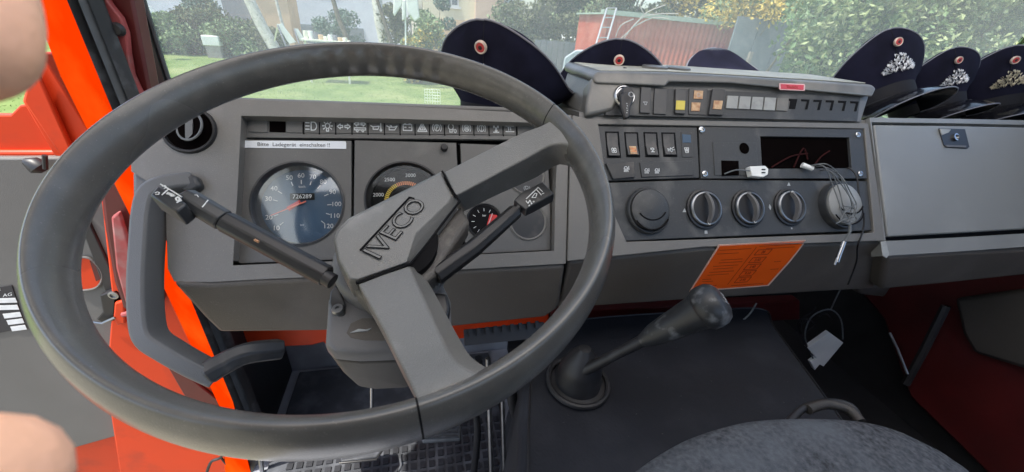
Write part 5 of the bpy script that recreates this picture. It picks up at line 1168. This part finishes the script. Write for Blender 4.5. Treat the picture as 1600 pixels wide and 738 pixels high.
def bush(base, w, d, h, leafn, size, m, label, cat='bush', group=None, name='bush', ncl=14, r=(.25, .5), m2=None, seed=1):
    rs = np.random.default_rng(seed); t_ = thing(name, base, label, cat, group)
    cl = clumps(base, w, d, h, ncl, rs, r)
    leaf_cloud('foliage', m, t_, leafn, blobs(cl), size, rs)
    if m2: leaf_cloud('foliage', m2, t_, leafn // 3, blobs(cl[::2]), size, rs)
    sm = MB()
    for i in range(7):
        a = rs.uniform(0, 6.28); c_ = cl[i % len(cl)][0]
        sm.tube([np.array(base) + (rs.uniform(-w / 4, w / 4), 0, 0), (np.array(base) + np.array(c_)) / 2 + rs.normal(size=3) * .08, np.array(c_)], [.03, .02, .008], n=6)
    sm.build('stems', 'bark', t_)
    return t_
def tree(base, h, w, leafn, size, m, label, seed=1, m2=None, name='tree', trunk=.16, low=.35, group=None):
    rs = np.random.default_rng(seed); t_ = thing(name, base, label, 'tree', group); b = np.array(base, float)
    cl = []
    for i in range(26):
        z = rs.uniform(low, 1) * h; k = 1 - abs((z / h - .62)) * .9; a = rs.uniform(0, 6.28); q = rs.uniform(.2, 1) * w / 2 * k
        cl.append((b + (q * math.cos(a), q * math.sin(a) * .8, z), np.array((1, 1, .75)) * rs.uniform(.12, .24) * w))
    leaf_cloud('crown', m, t_, leafn, blobs(cl), size, rs)
    if m2: leaf_cloud('crown', m2, t_, leafn // 2, blobs(cl[1::3]), size, rs)
    tr_ = MB().tube([b, b + (.05, 0, h * .35), b + (-.08, 0, h * .75)], [trunk, trunk * .75, trunk * .3], n=10)
    for c_, _ in cl[::3]: tr_.tube([b + (0, 0, h * .35), (b + c_) / 2 + (0, 0, h * .12), c_], [trunk * .4, trunk * .25, trunk * .08], n=6)
    tr_.build('trunk', 'bark', t_); return t_

# --- buildings
def bx(name, m, lo, hi, parent, **k): return wallbox(name, m, lo, hi, parent, **k)
hz0 = AY(235, 40, 34); h1 = thing('white_house', (-14, 34, 0), 'pale bluish white house front behind the shrubs on the left', 'house')
bx('wall', 'plaster_white', (-26, 34, 0), (AY(640, 20, 34)[0], 40, 9), h1)
for x, z in ((-19, 3.4), (-13.5, 3.4), (-7, 3.4), (-19, .9)):
    f_ = bx('window', 'window_white', (x, 33.93, z), (x + 1.3, 34.02, z + 1.3), h1); bx('pane', 'window_glass', (x + .1, 33.9, z + .1), (x + 1.2, 33.96, z + 1.2), f_)
bx('base_wall', 'slate_panel', (-26, 33.9, 0), (-4, 34.0, 1.2), h1)
bx('roof', 'roof_tile', (-26.5, 33.4, 9), (AY(640, 20, 34)[0] + .4, 40.5, 9.3), h1)
def YX(x, Y, y=20): return AY(x, y, Y)[0]
h2 = thing('cream_house', (YX(720, 31), 31, 0), 'cream plastered house with a white window, left of the tallest cap', 'house')
bx('wall', 'plaster_cream', (YX(662, 31), 31, 0), (YX(742, 31), 38, 8), h2)
def wpane(par, x0, y0, x1, y1, Y, fr='window_white'):
    a = AY(x0, y1, Y); b = AY(x1, y0, Y); f_ = bx('window', fr, (a[0], Y - .06, a[2]), (b[0], Y + .05, b[2]), par)
    mx_ = (a[0] + b[0]) / 2; bx('pane', 'window_glass', (a[0] + .1, Y - .1, a[2] + .1), (mx_ - .05, Y - .03, b[2] - .1), f_); bx('pane', 'window_glass', (mx_ + .05, Y - .1, a[2] + .1), (b[0] - .1, Y - .03, b[2] - .1), f_); return f_
wpane(h2, 693, -18, 717, 9, 31); bx('sill', 'window_white', (AY(690, 12, 31)[0], 30.85, AY(700, 13, 31)[2]), (AY(720, 12, 31)[0], 31, AY(700, 10, 31)[2]), h2)
bx('plinth', 'plaster_tan', (YX(662, 31), 30.93, 0), (YX(742, 31), 31, AY(700, 30, 31)[2]), h2)
bx('roof', 'roof_tile', (YX(660, 31), 30.5, 8), (YX(745, 31), 38.5, 8.3), h2)
h3 = thing('pink_house', (YX(765, 30.5), 30.5, 0), 'pinkish plastered house wing with a white framed door', 'house')
bx('wall', 'plaster_pink', (YX(743, 30.5), 30.5, 0), (YX(786, 30.5), 37, 8), h3)
bx('wall_return', 'plaster_white', (YX(786, 30.5), 31, 0), (YX(815, 31), 37, 8), h3)
a = AY(789, 40, 30.9); b = AY(806, 10, 30.9); d_ = bx('door', 'window_white', (a[0], 30.85, 0), (b[0], 30.99, b[2]), h3); bx('door_glass', 'window_glass', (a[0] + .2, 30.8, .4), (b[0] - .2, 30.88, b[2] - .2), d_)
bx('roof', 'roof_tile', (YX(740, 30.5), 30, 8), (YX(818, 30.5), 37.5, 8.3), h3)
# tan shed and rail fence between the birches
sd = thing('tan_shed', (YX(430, 27), 27, 0), 'tan boarded shed between two pale trunks on the left', 'shed')
a, b = AY(400, 62, 27), AY(448, 0, 27); bx('wall', 'plaster_tan', (a[0], 27, 0), (b[0], 29, 4.3), sd); bx('roof', 'shade_grey', (a[0] - .3, 26.7, 4.3), (b[0] + .3, 29.3, 4.45), sd)
gz = thing('grey_porch', (YX(375, 30), 30, 0), 'dark grey porch opening beside the tan shed', 'porch')
a, b = AY(360, 60, 30), AY(390, -40, 30); bx('wall', 'shade_grey', (a[0], 30, 0), (b[0], 31, b[2]), gz)
rf = thing('slat_fence', (YX(372, 25), 25, 0), 'weathered horizontal slat fence in front of the grey porch', 'fence')
for k in range(6):
    y = 22 + k * 7; a, b = AY(352, y, 25), AY(396, y + 3, 25); bx('slat', 'wood_grey', (a[0], 25, b[2]), (b[0], 25.05, a[2]), rf)
for x in (354, 393): a = AY(x, 20, 25); bx('post', 'wood_grey', (a[0] - .06, 25.05, 0), (a[0] + .06, 25.15, a[2]), rf)
# trunks
def leaning(name, top, botp, Y, r, m, label, cat, group=None):
    a = AY(*top, Y); b = AY(*botp, Y); bb = b + (b - a) * (b[2] / max(.1, (a[2] - b[2]))) if b[2] > 0 else b
    up_p = a + (a - b) * .8
    return tag(MB().tube([bb, b + rng.normal(size=3) * .02, (a + b) / 2 + rng.normal(size=3) * .03, a, up_p], [r * 1.15, r * 1.05, r, r * .9, r * .6], n=10).build(name, m), label, cat, group)
leaning('bare_tree', (385, -10), (432, 82), 22, .24, 'birch', 'thick pale leaning trunk at the left edge of the tan shed', 'tree trunk', 'pale trunks in the garden')
leaning('bare_tree', (588, -5), (602, 66), 20, .24, 'birch', 'pale trunk rising behind the top of the steering wheel', 'tree trunk', 'pale trunks in the garden')
leaning('bare_tree', (430, -5), (448, 60), 24, .07, 'birch', 'thin pale pole at the right edge of the tan shed', 'tree trunk', 'pale trunks in the garden')
leaning('bare_tree', (522, 5), (538, 50), 20, .1, 'bark', 'thin dark stem left of the pale trunk behind the wheel', 'tree trunk')
leaning('bare_tree', (596, 20), (612, 68), 18, .08, 'bark', 'thin brown stem right of the pale trunk behind the wheel', 'tree trunk')
# left shrubs
for k, (x0, x1, y, hh_, Y, m, lab) in enumerate(((238, 300, 80, 2.4, 22.5, 'leaf_pale', 'pale green shrub nearest the windscreen pillar'), (285, 352, 80, 2.8, 23, 'leaf_olive', 'rounded olive shrub second from the windscreen pillar'), (340, 392, 78, 1.9, 22.5, 'leaf_pale', 'low pale shrub below the slat fence'), (375, 432, 80, 1.7, 23, 'leaf_olive', 'low olive shrub left of the deck chair'), (305, 345, 72, 3.9, 24.5, 'leaf_blue', 'taller bluish conifer shrub behind the left hedge'))):
    a, b = AY(x0, y, Y), AY(x1, y, Y); c_ = ((a[0] + b[0]) / 2, Y, 0)
    bush(c_, (b[0] - a[0]) * 1.15, 1.8, hh_ * .62, 4500, .085, m, lab, group='shrubs along the back of the lawn', ncl=16, r=(.35, .7), m2='leaf_pale' if m == 'leaf_olive' else 'leaf_olive', seed=11 + k)
for k, (x0, x1, hh_, Y, m, lab) in enumerate(((632, 672, 2.6, 17, 'leaf_pale', 'loose light green shrub right of the folded parasol'), (664, 700, 3.2, 19, 'leaf_blue', 'dark bluish green shrub left of the tallest cap'), (604, 636, 2.6, 19, 'leaf_olive', 'olive shrub behind the parasol pole'), (505, 560, 2.2, 21.5, 'leaf_blue', 'grey green shrub behind the cluttered table'))):
    a, b = AY(x0, 60, Y), AY(x1, 60, Y); bush(((a[0] + b[0]) / 2, Y, 0), (b[0] - a[0]) * 1.1, 1.2, hh_, 3500, .07, m, lab, group='shrubs behind the steering wheel', ncl=12, r=(.25, .5), m2='leaf_yellow' if k == 0 else None, seed=31 + k)
# far row of trees closing the view
for k, (x, Y, h, w_, m, m2) in enumerate(((-28, 44, 11, 9, 'leaf_olive', None), (-6, 46, 12, 9, 'leaf_olive', 'leaf_pale'), (4, 42, 10, 8, 'leaf_dark', 'leaf_olive'), (YX(862, 27), 27, 7.5, 7.5, 'leaf_olive', 'leaf_dark'), (YX(985, 27), 27, 8, 7, 'leaf_dark', 'leaf_olive'), (21, 28, 7, 7, 'leaf_olive', 'leaf_yellow'), (27, 34, 9, 8, 'leaf_olive', 'leaf_dark'), (34, 38, 10, 9, 'leaf_dark', None), (-40, 46, 12, 10, 'leaf_olive', None))):
    tree((x, Y, 0), h, w_, 9000, .16, m, ('olive', 'green', 'dark', 'bushy olive', 'dense dark', 'yellowing', 'broad olive', 'dark far', 'far')[k] + (' tree behind the garden, above the ladder' if k == 3 else ' tree behind the garden, number of its own shape' if 0 else ' tree closing the view ' + ('at the far left', 'behind the white house', 'behind the cream house', 'left of the red container', 'behind the red container', 'over the right end of the red container', 'behind the grey panels', 'far behind the ivy', 'beyond the windscreen pillar')[k]), seed=50 + k, m2=m2, low=.12, trunk=.2, group='trees closing the view behind the garden')
ht = bush((YX(880, 19), 19, 0), 6, 2, 3.2, 14000, .09, 'leaf_olive', 'long olive hedge between the pink house and the red container', 'hedge', ncl=46, r=(.4, .8), m2='leaf_pale', seed=77, name='hedge')
# autumn branches over the container
ab = tree(tuple(AZ(1185, 150, 0) * 0 + np.array((YX(1180, 13.8), 13.8, 0))), 4.6, 4.2, 4200, .075, 'leaf_yellow', 'tree with bright yellow autumn leaves over the right end of the red container', seed=91, m2='leaf_pale', low=.5, trunk=.07)
# garden furniture and other pieces
def flatboard(name, pts, Y, th, m, label, cat, dy=0, group=None):
    return tag(MB().prism([AY(x, y, Y + (dy if i > 1 else 0)) for i, (x, y) in enumerate(pts)], (0, th, 0)).build(name, m), label, cat, group)
dk = thing('deck_chair', AY(450, 70, 17), 'white folding deck chair leaning in an A shape beside the tan shed', 'chair')
MB().prism([AY(x, y, 17) for x, y in ((432, 38), (440, 37), (462, 66), (452, 69))], (0, .05, 0)).build('back', 'cloth_white', dk)
MB().tube([AY(434, 40, 17), AY(429, 64, 17.5)], .03, n=6).build('leg', 'white_plastic', dk); MB().tube([AY(434, 40, 17), AY(447, 72, 16.8)], .03, n=6).build('leg', 'shade_grey', dk)
dk = thing('deck_chair', AY(468, 60, 17), 'second white deck chair back, right of the A shaped one', 'chair')
MB().prism([AY(x, y, 17) for x, y in ((459, 45), (465, 45), (476, 62), (469, 64))], (0, .05, 0)).build('back', 'cloth_white', dk); MB().tube([AY(460, 46, 17), AY(467, 68, 16.8)], .025, n=6).build('leg', 'shade_grey', dk)
tb_ = thing('garden_table', AY(510, 68, 16), 'white garden table crowded with small things behind the wheel rim', 'table')
a, b = AY(474, 60, 16), AY(545, 60, 16); bx('table_top', 'white_plastic', (a[0], 15.6, a[2] - .05), (b[0], 16.4, a[2]), tb_)
for x in (a[0] + .1, b[0] - .1): bx('leg', 'white_plastic', (x - .03, 15.7, 0), (x + .03, 15.76, a[2] - .05), tb_)
rs = np.random.default_rng(5)
for k in range(9):
    x = a[0] + .12 + k * (b[0] - a[0] - .24) / 8; hh_ = rs.uniform(.1, .28); mm = ('white_plastic', 'cloth_white', 'shade_grey', 'plaster_tan')[k % 4]
    o = MB().lathe((x, 15.9, a[2] + .001), (1, 0, 0), (0, 1, 0), [(.07, 0), (.09, hh_ * .5), (.08, hh_), (.0001, hh_)], n=10).build('plant_pot' if k % 2 else 'bowl', mm)
    tag(o, ('white', 'pale', 'grey', 'tan')[k % 4] + ' pot or bowl, number' .replace(', number', '') + ' on the garden table, ' + ('leftmost', 'second from the left', 'third from the left', 'fourth from the left', 'in the middle', 'fourth from the right', 'third from the right', 'second from the right', 'rightmost')[k], 'pot', 'pots on the garden table')
ps_ = thing('folded_parasol', AY(633, 70, 15.5), 'white parasol with hanging cloth flaps on a thin white pole', 'parasol')
MB().tube([AY(634.5, 96, 15.5), AY(632, -60, 15.5)], .028, n=8).build('pole', 'cloth_white', ps_)
for pts in (((617, -40), (634, -40), (628, 8), (616, 26), (614, 20)), ((634, -40), (648, -40), (656, 28), (648, 34), (637, 18), (635, 5)), ((628, 0), (634, 0), (633, 30), (628, 33))):
    q = [AY(x, y, 15.4) for x, y in pts]; MB().prism(q, (0, .25, 0)).build('cloth_flap', 'cloth_white', ps_, bevel=.03)
um = thing('garden_umbrella', AY(884, 60, 22), 'open grey garden umbrella behind the gap between the first two caps', 'umbrella')
ct = AY(884, 52, 22); rr_ = abs(AY(911, 60, 22)[0] - ct[0]); MB().lathe((ct[0], 22, ct[2] - .42), (1, 0, 0), (0, 1, 0), [(rr_, -.08), (rr_, 0), (rr_ * .5, .26), (.0001, .42)], n=8, cap=False).build('canopy', 'umbrella_grey', um, smooth=0)
MB().tube([(ct[0], 22, 0), (ct[0], 22, ct[2] - .1)], .03, n=6).build('pole', 'alu', um)
# grey fence and stacked tarps
gf_ = thing('board_fence', (YX(870, 17), 17, 0), 'dark grey green board fence under the umbrella', 'fence')
a, b = AY(836, 62, 17), AY(945, 66, 17); n_ = 12
for k in range(n_): x = a[0] + (b[0] - a[0]) * k / n_; bx('board', 'slate_panel', (x + .01, 17, 0), (x + (b[0] - a[0]) / n_ - .01, 17.04, a[2] + .02 * (k % 2)), gf_)
tq = thing('tarpaulin', (YX(900, 12), 12, 0), 'pale blue folded tarpaulin over a pile behind the second cap', 'tarpaulin')
MB().loft([[AY(x, y, 11.5 + d_) for x, y in ((874, 140), (882, 90), (900, 78), (925, 78), (945, 92), (950, 140))] for d_ in (0, .3, .8)]).build('cover', 'tarp', tq, bevel=.04)
# red container
ctn = thing('red_container', (YX(1045, 14), 14, 0), 'big coral red sheet metal container with pale green top rail', 'container')
a, b = AY(944, 30, 14), AY(1148, 30, 14); zt = AY(1045, 32, 14)[2]
wv = [];  nrib = 26
for k in range(nrib * 4 + 1):
    x = a[0] + (b[0] - a[0]) * k / (nrib * 4); wv.append((x, 14 + (.035 if (k // 2) % 2 else 0)))
fr_ = MB(); fr_.loft([[(x, y, .1) for x, y in wv] + [(b[0], 16.4, .1), (a[0], 16.4, .1)], [(x, y, zt) for x, y in wv] + [(b[0], 16.4, zt), (a[0], 16.4, zt)]]).build('wall', 'container_red', ctn, smooth=0)
bx('corner_post', 'container_red', (b[0] - .12, 13.95, .05), (b[0] + .05, 14.1, zt), ctn); bx('corner_post', 'container_red', (a[0] - .05, 13.95, .05), (a[0] + .12, 14.1, zt), ctn)
bx('top_rail', 'container_rail', (a[0] - .1, 13.9, zt), (b[0] + .1, 14.15, zt + .14), ctn); bx('lid', 'container_rail', (a[0] - .1, 14.15, zt), (b[0] + .1, 16.5, zt + .05), ctn)
ld = thing('ladder', AY(945, 75, 12.5), 'aluminium ladder leaning on the left end of the red container', 'ladder')
l0, l1 = (AY(928, 80, 12), AY(948, 14, 13.6)), (AY(944, 80, 12), AY(963, 14, 13.6))
for q in (l0, l1): e_ = q[0] + (q[0] - q[1]) * (q[0][2] / (q[1][2] - q[0][2])); MB().tube([e_, q[1]], .03, n=6).build('rail', 'alu', ld)
for k in range(9):
    t_ = -.9 + k * .24; MB().tube([l0[0] + (l0[1] - l0[0]) * t_, l1[0] + (l1[1] - l1[0]) * t_], .018, n=6).build('rung', 'alu', ld)
br = thing('bare_branches', AY(975, 60, 13), 'bare pale branches leaning on the red container beside the ladder', 'branches')
bm_ = MB()
for pts in (((968, 62), (990, 42), (1010, 20), (1040, 8)), ((975, 60), (1000, 30), (1030, 22), (1060, 22)), ((962, 58), (970, 40), (990, 30)), ((990, 42), (1020, 28), (1045, 30)), ((1008, 24), (1000, 8), (1010, -8))):
    bm_.tube(smooth_path([AY(x, y, 13.6) for x, y in pts], 3), .018, n=5)
bm_.build('twigs', 'twig', br)
# slate panels right of the container
sp_f = thing('slate_wall', (YX(1195, 13), 13, 0), 'blue grey panel wall between the red container and the ivy', 'wall')
a, b = AY(1150, 40, 13), AY(1290, 44, 13)
for k in range(4): x0 = a[0] + (b[0] - a[0]) * k / 4; bx('panel', 'slate_panel', (x0 + .01, 13, 0), (x0 + (b[0] - a[0]) / 4 - .01, 13.06, AY(1200, 30, 13)[2]), sp_f)
bx('post', 'wood_grey', (AY(1183, 60, 12.9)[0] - .06, 12.9, 0), (AY(1183, 60, 12.9)[0] + .06, 13, 2.1), sp_f)
# white wire border on the lawn, plastic chairs
wf = thing('wire_border', AZ(674, 160, 0), 'small white wire border panel standing on the lawn left of the tallest cap', 'wire fence')
a0_, a1_ = AZ(664, 162, 0), AZ(688, 163, 0); hgt = .42; wr_ = MB()
for k in range(7): p = a0_ + (a1_ - a0_) * k / 6; wr_.tube([p, p + (0, 0, hgt)], .006, n=5)
for k in range(6): z = hgt * k / 5; wr_.tube([a0_ + (0, 0, z), a1_ + (0, 0, z)], .006, n=5)
wr_.build('mesh', 'cloth_white', wf)
for k, (x, lab) in enumerate(((440, 'white plastic stool on the lawn, left one seen under the top of the wheel rim'), (462, 'white plastic stool on the lawn, middle one seen under the wheel rim'), (492, 'white plastic stool on the lawn, right one seen under the wheel rim'))):
    p = AZ(x, 122 - k * 2, 0); t_ = thing('garden_stool', p, lab, 'stool', 'white plastic stools on the lawn')
    bx('seat', 'white_plastic', (p[0] - .26, p[1] - .2, .42), (p[0] + .26, p[1] + .25, .46), t_, bevel=.02)
    for sx_ in (-1, 1):
        for sy_ in (-1, 1): MB().tube([(p[0] + sx_ * .22, p[1] + .02 + sy_ * .18, .43), (p[0] + sx_ * .27, p[1] + .02 + sy_ * .2, .0)], [.03, .022], n=6).build('leg', 'white_plastic', t_)
lb = thing('garden_lantern', AY(254, 30, 22), 'dark garden lantern with white shade at the windscreen pillar', 'lantern')
q = AY(251, 18, 21); MB().lathe((q[0], 20, q[2]), (1, 0, 0), (0, 1, 0), [(.3, 0), (.2, .18), (.0001, .22)], n=12).build('shade', 'cloth_white', lb); MB().tube([(q[0], 20, 0), (q[0], 20, q[2])], .03, n=6).build('post', 'dark_metal', lb)
bx_ = thing('white_bin', AY(328, 62, 19), 'small white box standing in front of the left shrubs', 'box')
a, b = AY(317, 71, 21.3), AY(340, 57, 21.3); bx('body', 'cloth_white', (a[0], 21.3, a[2]), (b[0], 21.7, b[2]), bx_, bevel=.03); bx('stand', 'wood_grey', (a[0] + .05, 21.35, 0), (b[0] - .05, 21.6, a[2]), bx_)
# ivy wall at the right, close to the cab
rs = np.random.default_rng(21)
iv = thing('ivy_hedge', (8, 6.8, 0), 'dense ivy hedge with large pale leaves at the upper right', 'hedge')
cl = []
for k in range(120):
    px_ = rs.uniform(1245, 1760); py_ = rs.uniform(-90, 190); 
    lim = 1215 + max(0, (py_ - 40)) * .15 + rs.uniform(0, 25)
    if px_ < lim: px_ = lim + 10
    p = AY(px_, py_, 6.6 + rs.uniform(-.35, .5)); cl.append((p, np.array((.42, .36, .4)) * rs.uniform(.7, 1.25)))
cl = [(c_, r_) for c_, r_ in cl if c_[2] > .2]
leaf_cloud('leaves', 'leaf_ivy', iv, 13000, blobs(cl), .062, rs); leaf_cloud('leaves', 'leaf_ivy_light', iv, 9000, blobs([(c_ + (0, -.12, .06), r_) for c_, r_ in cl]), .06, rs)
bx('core', 'leaf_dark', (YX(1262, 7.2, 60), 7.3, 0), (14, 7.6, 3.6), iv)
vine = MB()
for k in range(14): c_ = cl[k * 5][0]; vine.tube([np.array((c_[0], 7.2, 0)), np.array((c_[0] + .2, 7.1, c_[2] * .5)), c_], [.05, .03, .01], n=6)
vine.build('stems', 'bark', iv)
# grass blades near the windscreen side of the lawn
n = 9000; rs = np.random.default_rng(9)
gx = rs.uniform(-11, 5, n); gy = rs.uniform(8.5, 23, n); hgt = rs.uniform(.015, .04, n); a = rs.uniform(0, 6.28, n); wv_ = .012
P = np.stack([np.c_[gx - np.cos(a) * wv_, gy - np.sin(a) * wv_, np.full(n, .004)], np.c_[gx + np.cos(a) * wv_, gy + np.sin(a) * wv_, np.full(n, .004)], np.c_[gx + rs.normal(size=n) * .02, gy + rs.normal(size=n) * .02, hgt]], 1).reshape(-1, 3)
me = bpy.data.meshes.new('grass'); me.from_pydata(P.tolist(), [], np.arange(3 * n).reshape(n, 3).tolist()); me.materials.append(MATS['grass'])
go = bpy.data.objects.new('grass', me); COL.objects.link(go); tag(go, 'short green grass blades on the lawn', 'grass', kind='stuff')
